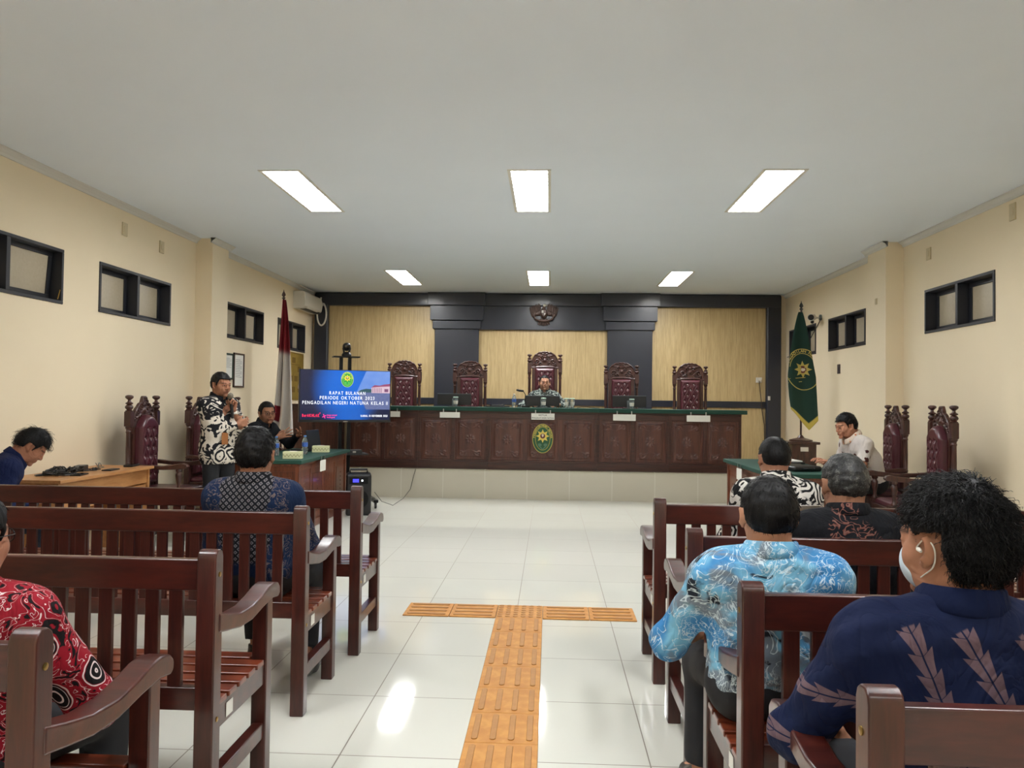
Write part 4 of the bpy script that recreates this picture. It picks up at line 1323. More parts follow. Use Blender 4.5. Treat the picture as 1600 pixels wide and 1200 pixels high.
# ================================================================ ITEMS ON THE CLERK TABLES
TZ = .763
M_tis = Mat('tissue box print', .6); cx_, cy_, cz_ = M_tis.xyz()
zz = ((cx_ * 28 + cy_ * 28).fr() - .5).abs() * .05
ln = ((cz_ - .035 - zz + .012).abs()).ss(.005, .002)
M_tis.col(M_tis.mix(ln, sl((214, 214, 170)), sl((120, 120, 70)))); M_tis = M_tis.mat
for x, y, lab in ((-2.66, 7.86, 'pale tissue box on the near right corner of the left clerk table'), (-2.68, 8.90, 'pale tissue box behind the water bottle on the left clerk table')):
    r = empty('tissue_box', (x, y, TZ), .15, lab, 'tissue box', 'tissue boxes on the left clerk table')
    MB().b2(-.095, .095, -.055, .055, 0, .075).build('box', M_tis, r, bevel=.003)
    MB().ell((0, 0, .077), (.05, .02, .004)).build('opening', M_white, r)
bottle(-2.76, 8.55, TZ, .21, 'water bottle nearer the table edge beside the far tissue box', 'water bottles on the left clerk table')
bottle(-2.98, 8.25, TZ, .21, 'water bottle below the hands of the man with glasses', 'water bottles on the left clerk table')
def laptop(x, y, a, lab, ang=70, w=.34, d=.235, name='laptop'):
    r = empty(name, (x, y, TZ), a, lab, 'laptop', None)
    MB().b2(-w / 2, w / 2, -d / 2, d / 2, 0, .018).build('keyboard_base', M_black, r, bevel=.003)
    mb = MB(); t = radians(ang)
    rot = Rx(t); c = rot @ Vector((0, d / 2, 0)) + Vector((0, d / 2, .018))
    mb.box(c, (w, d, .009), rot); mb.build('lid', plain('graphite lid', (54, 60, 66), .3, .5), r, bevel=.003)
    MB().box(c + rot @ Vector((0, 0, .0047)), (w - .02, d - .02, .001), rot).build('screen', emi('laptop screen', (60, 74, 96), .7), r, smooth=False)
laptop(-2.93, 9.12, radians(-98), 'slim dark laptop standing open on the left clerk table', 100)
laptop(2.45, 7.95, radians(80), 'open dark laptop on the right clerk table between the seated heads', 110, .36, .25)
r = empty('black_bag', (2.40, 7.42, TZ), .3, 'black soft case lying beside the laptop on the right clerk table', 'case')
MB().b2(-.15, .15, -.10, .10, 0, .05).build('case_body', M_black, r, bevel=.02, seg=3)
MB().tube([(-.06, -.1, .03), (-.04, -.125, .03), (.04, -.125, .03), (.06, -.1, .03)], .008).build('handle', M_black, r)
r = empty('document_tray', (2.56, 8.42, TZ), .1, 'black tray with white papers before the man in the white floral shirt', 'tray')
MB().b2(-.13, .13, -.17, .17, 0, .02).build('tray', M_black, r, bevel=.004)
MB().b2(-.11, .11, -.15, .15, .02, .034).build('papers', M_paper, r, bevel=.001, seg=1)

# ================================================================ FLAGS
def flag(px, py, base, tipz, matfn, lab, mirror, spear, shape, name):
    r = empty(name, (px, py, base), 0, lab, 'flag')
    MB().tube([(0, 0, 0), (0, 0, tipz - base - .12)], .014, 10).build('pole', M_throne, r)
    MB().lathe([(.012, 0), (.03, .02), (.012, .035), (.03, .06), (.022, .085), (.008, .11), (.002, .14)], (0, 0, tipz - base - .13), 4).build('spear_tip', spear, r)
    MB().lathe([(.16, 0), (.16, .02), (.05, .05), (.02, .09)], (0, 0, 0), 20).build('flag_base', M_throne, r)
    nu, nv = 90, 110
    U, Vv = np.meshgrid(np.linspace(0, 1, nu), np.linspace(0, 1, nv), indexing='ij')
    def S(u, v): return shape(u, v, tipz - base)
    P = np.stack(S(U, Vv), -1).reshape(-1, 3)
    Q = []
    ii = np.arange(nu * nv).reshape(nu, nv)
    Q = np.stack([ii[:-1, :-1], ii[1:, :-1], ii[1:, 1:], ii[:-1, 1:]], -1).reshape(-1, 4)
    me = np_mesh('flag_cloth', P, Q)
    at = me.attributes.new('Col', 'FLOAT_COLOR', 'POINT')
    C = matfn(U.reshape(-1), Vv.reshape(-1)); at.data.foreach_set('color', np.concatenate([C, np.ones((len(C), 1))], 1).astype(np.float32).ravel())
    mm = Mat(name + ' cloth', .8); mm.col(mm.attr())
    o = link('cloth', me, mm.mat, r); s = o.modifiers.new('thick', 'SOLIDIFY'); s.thickness = .004
    return r, S
def lin(c): return np.array(sl(c)[:3])
def shapeL(u, v, H):
    # indonesian flag: gathered at the pole, widening downwards, lower corner drawn to the right
    z = H - .14 - v * 1.86 - .10 * u * v
    wv = .05 + .27 * np.clip(v, 0, 1) ** .8
    wv = wv * (1 - .35 * np.clip((v - .86) / .14, 0, 1) * (1 - u))
    x = -.10 * v + u * wv + .014 * np.sin(9 * u + 2 * v) * v
    y = -.03 - .045 * np.sin(u * 14 + v * 1.5) * (.3 + v) - .05 * u * v
    return x, y, z + .30 * np.clip(v - .8, 0, 1) * (np.abs(u - .45) * 1.6)
def colL(u, v):
    red, wh = lin((130, 24, 38)), lin((212, 206, 200))
    f = 1 / (1 + np.exp((v - .40) * 120)); g = ((v > .80) & (u < .28) & (v < .93)).astype(float)
    f = np.maximum(f, g)
    return red * f[:, None] + wh * (1 - f[:, None])
flag(-3.80, 10.70, 0.0, 2.93, colL, 'red and white flag hanging on a pole at the left wall', False, M_throne, shapeL, 'national_flag')
def shapeR(u, v, H):
    wv = .05 + .50 * np.clip(v, 0, .62) ** .75 * (1 - .12 * np.clip(v - .6, 0, 1))
    tail = np.clip((v - .80) / .20, 0, 1)
    x = -.03 + (u - .5) * wv + .06 * v - .02 * np.sin(v * 3)
    zb = H - .16 - v * 1.52
    bot = .0 + tail * (-.30 * (1 - np.abs(u - .68) / .68) + .12)
    y = -.05 - .02 * np.sin(u * 7 + 1) * (.4 + v) - .03 * (1 - (2 * u - 1) ** 2) * v
    return x, y, zb + bot
def colR(u, v):
    gr, ye = lin((14, 52, 44)), lin((196, 176, 84))
    f = ((v > .955)).astype(float)
    return gr * (1 - f[:, None]) + ye * f[:, None]
RF, SR = flag(3.62, 11.25, 0.87, 2.89, colR, 'dark green court flag with yellow emblem hanging at the right wall', True, plain('tip metal', (60, 60, 56), .4, .5), shapeR, 'court_flag')
def onflag(a, b, t):
    v = .545 - b / 1.52; wv = .05 + .50 * np.clip(v, 0, .62) ** .75 * (1 - .12 * np.clip(v - .6, 0, 1))
    u = .56 + a / wv
    u = min(max(u, .0), 1.0)
    x, y, z = SR(np.array(u), np.array(v))
    return (float(x), float(y) - .003 - t, float(z))
FY_ = plain('flag yellow', (190, 172, 92), .7)
lay = []
Vr, Fr = ring(.25, .30, .012); lay.append(('outer_ring', 'y', Vr, Fr, 1))
Vr, Fr = ring(.19, .235, .008, a0=radians(10), a1=radians(170)); lay.append(('inner_ring', 'y', Vr, Fr, 1))
Vr, Fr = arc_text('PENGADILAN NEGERI', .22, .265, radians(172), radians(8), .055); lay.append(('lettering', 'y', Vr, Fr, 2))
Vr, Fr = fan(star(.125, .07), (0, 0)); lay.append(('star', 'y2', Vr, Fr, 2))
Vr, Fr = fan(ell_pts(.052, .052, 20)); lay.append(('centre_disc', 'r', Vr, Fr, 3))
Vr, Fr = fan([(-.035, -.005), (-.01, .02), (.03, .015), (.035, -.01), (0, -.03)], (0, 0)); lay.append(('shield', 'w', Vr, Fr, 4))
Vr, Fr = [(-.20, -.13), (.03, -.11), (.03, -.118), (-.20, -.138), (-.22, -.19), (-.02, -.17), (-.02, -.178), (-.22, -.198)], [(0, 1, 2, 3), (4, 5, 6, 7)]; lay.append(('ribbon_line', 'y', Vr, Fr, 2))
def clampflag(layer):
    name, k, V, Fc, l = layer
    keep = []
    for f in Fc:
        ok = all(-.36 < V[i][0] < .36 for i in f)
        if ok: keep.append(f)
    return name, k, V, keep, l
place_layers([clampflag(l) for l in lay], dict(EMC, y=FY_, y2=FY_), RF, onflag, .0015)
# pedestal for the green flag and cabinet at the left
r = empty('wooden_pedestal', (3.62, 11.25, DZ), 0, 'dark wooden pedestal with a small plate under the green flag', 'pedestal')
mb = MB(); mb.b2(-.17, .17, -.16, .16, 0, .42); mb.build('body', M_throne, r, bevel=.006)
mb = MB(); mb.b2(-.21, .21, -.2, .2, .42, .456); mb.b2(-.19, .19, -.18, .18, 0, .06); mb.build('moulding', M_throne, r, bevel=.008)
MB().b2(-.055, .055, -.163, -.16, .32, .38).build('plate', M_white, r, smooth=False)
r = empty('sideboard', (-3.50, 11.55, DZ), 0, 'dark wooden cabinet in the left corner of the platform behind the screen', 'cabinet')
mb = MB(); mb.b2(-.48, .44, -.22, .22, 0, .87); mb.build('body', M_bar_dark, r, bevel=.004)
mb = MB(); mb.b2(-.50, .46, -.25, .25, .87, .90); mb.build('cabinet_top', M_bar_dark, r, bevel=.006)
for s in (-1, 1):
    MB().b2(-.02 + s * .225 - .2, -.02 + s * .225 + .2, -.235, -.22, .08, .8).build('door', M_bar, r, bevel=.006)
r = empty('flower_arrangement', (-3.72, 11.50, DZ + .90), 0, 'pale artificial flower arrangement on the cabinet behind the red and white flag', 'flowers')
MB().lathe([(.05, 0), (.08, .05), (.085, .10), (.07, .12)], (0, 0, 0), 16).build('pot', M_black, r)
rr = random.Random(3); mb = MB(); ml = MB()
for i in range(16):
    a, q = rr.uniform(0, 6.28), rr.uniform(.02, .11); p = (q * cos(a), q * sin(a) * .7, rr.uniform(.16, .30))
    for k in range(5):
        b = k * 1.257; mb.ell((p[0] + .018 * cos(b), p[1] - .01, p[2] + .018 * sin(b)), (.014, .006, .014), n=8, m=5)
    ml.tube([(0, 0, .1), (p[0] * .6, p[1] * .6, p[2] * .7), p], .003, 5)
mb.build('blossoms', plain('blossom', (206, 186, 172), .7, var=.3, vs=20), r); ml.build('stems', plain('stem green', (60, 84, 50), .7), r)
o = MB().box((-3.30, 11.52, DZ + .90 + .07), (.26, .2, .14), None, .7).build('folded_cloth', plain('cream cloth', (196, 188, 172), .8, bump=.3, vs=12), None, bevel=.03, seg=3)
tag(o, 'heap of cream cloth on the cabinet left of the television', 'cloth')

# ================================================================ WALL ITEMS
# air conditioner
r = empty('air_conditioner', (XL, 12.72, 3.0), 0, 'white wall air conditioner at the top of the left wall corner', 'air conditioner')
prof = [(0, -.13), (.15, -.13), (.20, -.09), (.215, .0), (.20, .12), (.17, .15), (0, .15)]
mb = MB(); mb.prism([(p[0], p[1]) for p in prof], -.46, .46, 'xz'); mb.build('housing', M_white, r, bevel=.01)
MB().b2(.09, .19, -.36, .36, -.128, -.135).build('air_outlet', M_black, r, smooth=False)
MB().box((.196, 0, -.10), (.004, .70, .045), Ry(.7)).build('louvre', M_white, r, smooth=False)
MB().b2(.16, .20, .28, .40, -.118, -.112).build('display', M_black, r, smooth=False)
pts = [(-3.99 + .085 * sin(t) * (1 if t < pi else .9), YB - .13, 2.80 - .20 * cos(t) * 1) for t in [2 * pi * i / 30 for i in range(31)]]
pts = [(-4.02, YB - .13, 3.17)] + [(-4.03, YB - .14, 3.08)] + [(p[0] - .02, p[1], p[2] + .08) for p in pts[15:]] + [(p[0] - .02, p[1], p[2] + .08) for p in pts[:15]] + [(-3.99, YB - .13, 3.02)]
o = MB().tube(pts, .014, 8).build('drain_hose', M_white, None); tag(o, 'white hose hanging in a loop beside the air conditioner', 'hose')

def picture(x, y, z, w, h, sgn, fr, face, lab, name='framed_document', cat='frame', texts=()):
    r = empty(name, (x, y, z), pi / 2 if sgn > 0 else -pi / 2, lab, cat)
    # local: front = -y after rotation looks into the room
    mb = MB(); t = .022
    for s in (-1, 1):
        mb.b2(s * (w / 2 - t), s * w / 2, -.02, -.0, -h / 2, h / 2); mb.b2(-w / 2, w / 2, -.02, -.0, s * (h / 2 - t), s * h / 2)
    mb.build('frame', fr, r, bevel=.003)
    MB().b2(-w / 2 + t, w / 2 - t, -.008, -.001, -h / 2 + t, h / 2 - t).build('sheet', face, r, smooth=False)
    if texts:
        mb = MB()
        for q in range(texts[0]): mb.b2(-w * .3, w * (.3 if q % 3 else .15), -.0090, -.0085, h * .3 - q * h * .05, h * .3 - q * h * .05 + h * .012)
        mb.build('print_lines', plain('grey print', (120, 120, 120), .6), r, smooth=False)
    return r
# front (-y) must face +x on the left wall: rotate by +90deg
picture(XL + .001, 9.80, 1.80, .26, .34, 1, plain('dark green frame', (24, 50, 40), .5), M_paper, 'green framed certificate on the left wall behind the standing man', texts=(8,))
picture(XL + .001, 10.12, 1.76, .34, .46, 1, M_throne, M_paper, 'brown framed white document on the left wall right of the standing man', texts=(11,))
m = Mat('gilded board', .35, .35); m.col(m.mix(m.noise(7, 5, 1.5), sl((128, 104, 40)), sl((176, 150, 70))))
r = picture(XL + .001, 12.32, 1.76, .96, .78, 1, plain('gold frame', (150, 122, 58), .4, .4), m.mat, 'gold coloured organisation board on the left wall under the far window', 'wall_board', 'board', texts=())
mb = MB()
for i, (bx, bz) in enumerate(((0, .26), (-.28, .12), (.28, .12), (-.34, -.04), (-.12, -.04), (.12, -.04), (.34, -.04), (-.3, -.22), (0, -.22), (.3, -.22))): mb.b2(bx - .08, bx + .08, -.0135, -.0125, bz - .045, bz + .045)
for bx in (-.28, 0, .28): mb.b2(bx - .004, bx + .004, -.0135, -.0125, -.2, .2)
mb.b2(-.28, .28, -.0135, -.0125, .185, .193)
mb.build('chart_boxes', plain('dark gold', (110, 84, 30), .5), r, smooth=False)

def wallplate(x, y, z, w, h, mat, lab, sgn, cat='switch', name='wall_plate'):
    r = empty(name, (x, y, z), pi / 2 * sgn, lab, cat, 'small plates on the walls')
    MB().b2(-w / 2, w / 2, -.012, 0, -h / 2, h / 2).build('plate', mat, r, bevel=.003)
    MB().b2(-w * .22, w * .22, -.016, -.010, -h * .22, h * .22).build('rocker', mat, r, bevel=.002)
M_wp = plain('cream plate', (208, 192, 156), .45)
wallplate(XL, 7.30, 3.03, .09, .13, M_wp, 'small cream plate high on the left wall, nearer the camera', 1)
wallplate(XL, 8.02, 3.0, .09, .13, M_wp, 'small cream plate high on the left wall, next to the pier', 1)
wallplate(XR, 8.36, 3.02, .09, .13, M_wp, 'small cream plate high on the right wall above the near window', -1)
wallplate(XR, 6.87, 3.10, .09, .15, M_wp, 'small cream plate high at the right edge of the view', -1)
wallplate(XR, 10.9, 1.90, .09, .13, plain('dark plate', (60, 50, 56), .4), 'small dark plate on the right wall beside the green flag', -1)
wallplate(XR - .2, 9.2, 2.62, .05, .07, M_wp, 'tiny cream plate on the right pier', -1)
r = empty('power_outlet', (3.57, YB - .02, 1.81), 0, 'white power outlet with a black plug on the right veneer panel', 'outlet')
MB().b2(-.05, .05, -.012, 0, -.045, .045).build('plate', M_white, r, bevel=.003)
MB().b2(-.018, .018, -.045, -.012, -.02, .02).build('plug', M_white, r, bevel=.004)
o = MB().tube([(3.57, YB - .06, 1.80), (3.575, YB - .06, 1.72), (3.60, YB - .055, 1.50), (3.615, YB - .065, 1.30), (3.66, YB - .05, 1.05), (3.665, YB - .05, .8), (3.64, YB - .05, .5), (3.62, YB - .06, .43)], .007).build('hanging_cord', plain('brown cord', (58, 44, 34), .5), None)
tag(o, 'dark cord hanging from the outlet down the right veneer panel', 'cord')
r = empty('wall_switch', (3.69, YB - .11, 1.50), 0, 'tiny white switch on the dark portal frame right of the outlet', 'switch')
MB().b2(.01, .05, -.012, 0, -.035, .035).build('plate', M_white, r, bevel=.003); MB().b2(.02, .04, -.016, -.01, -.014, .014).build('rocker', M_white, r, bevel=.001, seg=1)
# security camera on the right wall
r = empty('security_camera', (XR, 11.62, 2.70), 0, 'white security camera on the right wall beside the green flag', 'camera')
MB().lathe([(.045, 0), (.045, .02), (.02, .03)], (0, 0, 0), 16, Ry(-pi / 2)).build('mount', plain('grey plastic', (98, 108, 112), .4), r)
MB().tube([(-.02, 0, 0), (-.10, 0, -.01), (-.14, -.02, .0)], .014).build('arm', M_white, r)
MB().tube([(-.10, .06, .01), (-.18, -.10, -.01)], [.05, .052], 18).build('barrel', M_white, r)
MB().tube([(-.178, -.096, -.009), (-.186, -.112, -.011)], [.042, .042], 18).build('lens', M_black, r)
MB().ell((-.14, -.03, -.07), (.025, .04, .025)).build('joint', M_blackm, r)
o = MB().tube([(XR - .012, 11.62, 2.66), (XR - .012, 12.2, 2.34), (XR - .012, 12.7, 2.22), (XR - .012, 13.2, 2.2)], .006).build('camera_cable', M_black, None)
tag(o, 'thin black cable running along the right wall from the security camera', 'cable')

# garuda emblem
gx, gz = -0.12, 2.92
G = empty('eagle_emblem', (gx, YB - .085, gz), 0, 'dark carved eagle emblem with white shield above the central panel', 'emblem')
M_gar = plain('dark bronze', (74, 52, 42), .45, .2, var=.3, vs=40)
M_garw = plain('pale relief paint', (186, 182, 168), .5)
for s in (-1, 1):
    mb = MB()
    for i in range(9):
        t = i / 8
        base = Vector((s * (.05 + .10 * t), -.02, .03 + .02 * t))
        ang = radians(4 + 14 * t) * s
        L = .20 - .045 * t
        mid = Vector((s * (.06 + .125 * t), 0, .02 - .09 * t + .11 * (1 - t)))
        rot = Matrix.Rotation(ang, 3, 'Y')
        mb.ell((s * (.055 + .135 * t), -.02 - .004 * (i % 2), .06 - .045 * t * t + .0), (.013, .012, L / 2), rot, n=10, m=8)
    for i in range(5): mb.ell((s * (.06 + .025 * i), -.032, .02 - .012 * i), (.018, .01, .03), Matrix.Rotation(s * .5, 3, 'Y'), n=8, m=6)
    mb.ell((s * .08, -.025, .0), (.05, .016, .035), Matrix.Rotation(s * .4, 3, 'Y'))
    mb.build('wing', M_gar, G)
mb = MB()
for i in range(7):
    a = (i - 3) * .17
    mb.ell((sin(a) * .13, -.016, -.12 - .02 * cos(a * 3)), (.014, .01, .055), Matrix.Rotation(-a, 3, 'Y'), n=10, m=8)
mb.build('tail', M_gar, G)
MB().ell((0, -.03, .0), (.05, .03, .085)).ell((0, -.035, .075), (.024, .022, .04)).build('body', M_gar, G)
MB().ell((.012, -.05, .115), (.026, .022, .022)).tube([(.03, -.05, .112), (.055, -.05, .10)], [.010, .002]).build('head', M_garw, G)
mb = MB(); mb.prism([(-.038, .045), (.038, .045), (.038, -.01), (0, -.055), (-.038, -.01)][::-1], -.075, -.055, 'xz'); mb.build('shield', M_gar, G, bevel=.004)
mb = MB(); mb.prism([(-.033, .04), (-.004, .04), (-.004, .0), (-.033, .0)][::-1], -.078, -.075, 'xz'); mb.prism([(.004, -.004), (.030, -.008), (.004, -.042)][::-1], -.078, -.075, 'xz'); mb.build('shield_field', M_garw, G)
MB().tube([(-.15, -.03, -.04), (-.13, -.04, -.085), (-.06, -.05, -.115), (0, -.052, -.12), (.06, -.05, -.115), (.13, -.04, -.085), (.15, -.03, -.04)], .014, 6).build('ribbon', M_gar, G)

G.scale = (1.15, 1.15, 1.15)
# red stacking chairs
def banquet_chair(x, y, a, lab):
    r = empty('stacking_chair', (x, y, 0), a, lab, 'chair')
    M_red = plain('dark red fabric', (112, 18, 34), .85, var=.15, vs=80, bump=.1)
    pts = [(-.17, .52), (.17, .52), (.205, .75), (.21, .88), (.19, .98), (.14, 1.03), (.07, 1.03), (.055, 1.0), (0, .99), (-.055, 1.0), (-.07, 1.03), (-.14, 1.03), (-.19, .98), (-.21, .88), (-.205, .75)]
    mb = MB(); mb.prism(pts[::-1], .19, .235, 'xz', rot=Rx(-.08)); mb.build('backrest', M_red, r, bevel=.012, seg=3)
    mb = MB(); mb.tube([(-.18, .20, .42)] + [(p[0] * 1.03, .215 + .085 * p[1], p[1] * 1.0 + .008) for p in (pts[14], pts[13], pts[12], pts[11], (-.07, 1.045), (.07, 1.045), pts[5], pts[4], pts[3], pts[2])] + [(.18, .20, .42)], .010, 8)
    mb.build('back_tube', M_white, r)
    MB().b2(-.21, .21, -.21, .20, .44, .50).build('seat', M_red, r, bevel=.025, seg=3)
    for sx in (-1, 1):
        MB().tube([(sx * .2, .18, .44), (sx * .21, .24, 0)], .011).build('rear_leg', M_white, r)
        MB().tube([(sx * .2, -.18, .44), (sx * .21, -.22, 0)], .011).build('front_leg', M_white, r)
banquet_chair(3.50, 6.1, radians(-98), 'dark red padded stacking chair at the right edge of the view')
banquet_chair(-3.84, 5.0, radians(150), 'red stacking chair in which the man in plain navy sits')

# ================================================================ PEOPLE
def V3(*a): return np.array(a, float)
def nrm(v): v = np.array(v, float); return v / max(np.linalg.norm(v), 1e-9)
def rotm(yaw, pitch, roll):
    """head/local rotation: yaw about z (left +), pitch down +, roll to the right +"""
    return np.array(Rz(yaw) @ Rx(-pitch) @ Ry(roll))
def ik(S, W, l1, l2, hint):
    d = W - S; L = np.linalg.norm(d); m = (l1 + l2) * .995
    if L > m: W = S + d / L * m; d = W - S; L = m
    u = d / L; a = (l1 * l1 - l2 * l2 + L * L) / (2 * L); h = sqrt(max(l1 * l1 - a * a, 0))
    p = hint - u * (hint @ u); p = nrm(p)
    return S + u * a + p * h, W

def hand_ops(Fd, wr, d, n, side, curl, spread=.0, k=.006, s=1.0, tcurl=.4):
    """palm, four fingers and thumb; d direction of the fingers, n palm normal (palm faces n), side +1 right hand"""
    d = nrm(d); n = nrm(n - d * (n @ d)); x = np.cross(d, n) * side      # x: towards the thumb
    def P(a, b, c): return wr + (x * a + d * b + n * c) * s
    kn = [(.030, .088), (.010, .094), (-.011, .090), (-.031, .080)]
    for (a, b) in kn: Fd.rc(P(a * .55, .008, -.002), P(a, b, -.002), .0155 * s, .0115 * s, .012)
    Fd.el(P(.024, .038, .010), (.016 * s, .026 * s, .013 * s), np.stack([x, d, n], 1), .012)
    Ls = [(.040, .024, .019), (.044, .028, .021), (.041, .026, .020), (.032, .020, .018)]
    for i, ((a, b), L3) in enumerate(zip(kn, Ls)):
        c = curl[i] if hasattr(curl, '__len__') else curl
        ang = 0; p = P(a, b, -.001); r = (.0092 if i < 3 else .0082) * s
        sp = (1.5 - i) * spread
        for j, L in enumerate(L3):
            ang += c * (.9, 1.1, .7)[j]
            q = p + (d * cos(ang) * cos(sp) + x * sin(sp) * cos(ang) + n * sin(ang)) * L * s
            Fd.rc(p, q, r, r * .92, .004); p = q; r *= .92
    t0 = P(.022, .018, .006); t1 = P(.048, .045, .018); t2 = t1 + (d * .024 + x * .012 * (1 - tcurl) + n * (.012 + .02 * tcurl)) * s
    t3 = t2 + (d * .018 + x * .004 - x * .014 * tcurl + n * .016 * tcurl) * s
    Fd.rc(t0, t1, .0150 * s, .0118 * s, .012); Fd.rc(t1, t2, .0112 * s, .0098 * s, .004); Fd.rc(t2, t3, .0098 * s, .0085 * s, .004)

def head_ops(Fd, c, R, face=True, s=1.0, fat=0.0, mask=False):
    def T(*p): return c + R @ (np.array(p) * s)
    def rc(a, b, ra, rb, k=.012): Fd.rc(T(*a), T(*b), ra * s, rb * s, k)
    def el(p, r, k=.015, rot=None, sub=False): Fd.el(T(*p), tuple(q * s for q in r), R if rot is None else R @ rot, k, sub)
    el((0, -.012, .040), (.0745, .094, .084), .02)
    el((0, -.030, .010), (.066, .075, .075), .03)
    el((0, .026, -.033), (.055 + fat, .060, .060), .03)
    for sx in (-1, 1):
        el((sx * .036, .052, -.018), (.030 + fat * .7, .030, .036), .02)
        el((sx * .040, .015, -.066), (.017 + fat, .036, .026), .03)
    el((0, .080, -.088), (.022, .016, .017), .02)
    rc((-.034, .078, .030), (.034, .078, .030), .013, .013, .018)
    rc((0, .088, .022), (0, .104, -.018), .0075, .0115, .012)
    for sx in (-1, 1):
        el((sx * .012, .096, -.024), (.0095, .010, .0075), .007)
        el((sx * .031, .102, .010), (.019, .016, .013), .016, None, True)
        el((sx * .031, .0760, .010), (.0140, .0120, .0120), .004)
        rc((sx * .018, .0860, .0165), (sx * .045, .0790, .0150), .0056, .0050, .005)
        rc((sx * .019, .0860, .0035), (sx * .043, .0790, .0035), .0048, .0044, .005)
    el((0, .082, -.052), (.028, .014, .018), .015)
    rc((-.020, .0895, -.0480), (.020, .0895, -.0480), .0050, .0050, .005); rc((0, .0945, -.0475), (0, .095, -.047), .005, .005, .006)
    rc((-.016, .0905, -.0590), (.016, .0905, -.0590), .0062, .0062, .005)
    el((0, .100, -.0533), (.024, .006, .0016), .002, None, True)
    for sx in (-1, 1):
        er = np.array(Rz(sx * -.62) @ Ry(sx * .16))
        el((sx * .086, -.012, .003), (.0080, .019, .031), .008, er)
        el((sx * .094, -.003, .007), (.0075, .010, .019), .005, er, True)
        el((sx * .079, .001, -.025), (.007, .010, .011), .006)
SKIN = {}
def skin_mat(name, rgb):
    if name in SKIN: return SKIN[name]
    m = Mat(name, .5); m.col(m.attr()); m.b.inputs['Subsurface Weight'].default_value = .06
    m.b.inputs['Subsurface Scale'].default_value = .01
    m.b.inputs['Specular IOR Level'].default_value = .4
    SKIN[name] = m.mat
    return m.mat
def hair_mat(name, rgb, rough=.5):
    m = Mat(name, rough, 0, 0, .22)
    n = m.noise(90, 3, 0.4, m.scale((1, 1, .25)))
    m.col(m.mix(n.ss(.35, .75), sl(rgb), sl(tuple(min(255, int(c * 1.3 + 4)) for c in rgb)))); m.bump(n, .5, .004)
    return m.mat
M_hair = hair_mat('black hair', (11, 10, 11)); M_hairg = hair_mat('greying hair', (34, 33, 32))
m = Mat('salt and pepper hair', .5); n_ = m.noise(38, 4, .8); n2_ = m.noise(240, 2)
m.col(m.mix((n_ * .6 + n2_ * .4).ss(.48, .68), sl((20, 20, 21)), sl((92, 91, 88)))); m.bump(n2_, .5, .003); M_hairg = m.mat
m = Mat('eye', .15); m.col(m.attr()); M_eye = m.mat
M_shoe = plain('black shoe leather', (16, 15, 16), .3, coat=.3)
M_trouser = plain('black trousers', (26, 27, 32), .85, var=.2, vs=40, bump=.1)
M_trouser_b = plain('dark navy trousers', (20, 26, 40), .85, var=.2, vs=40, bump=.1)

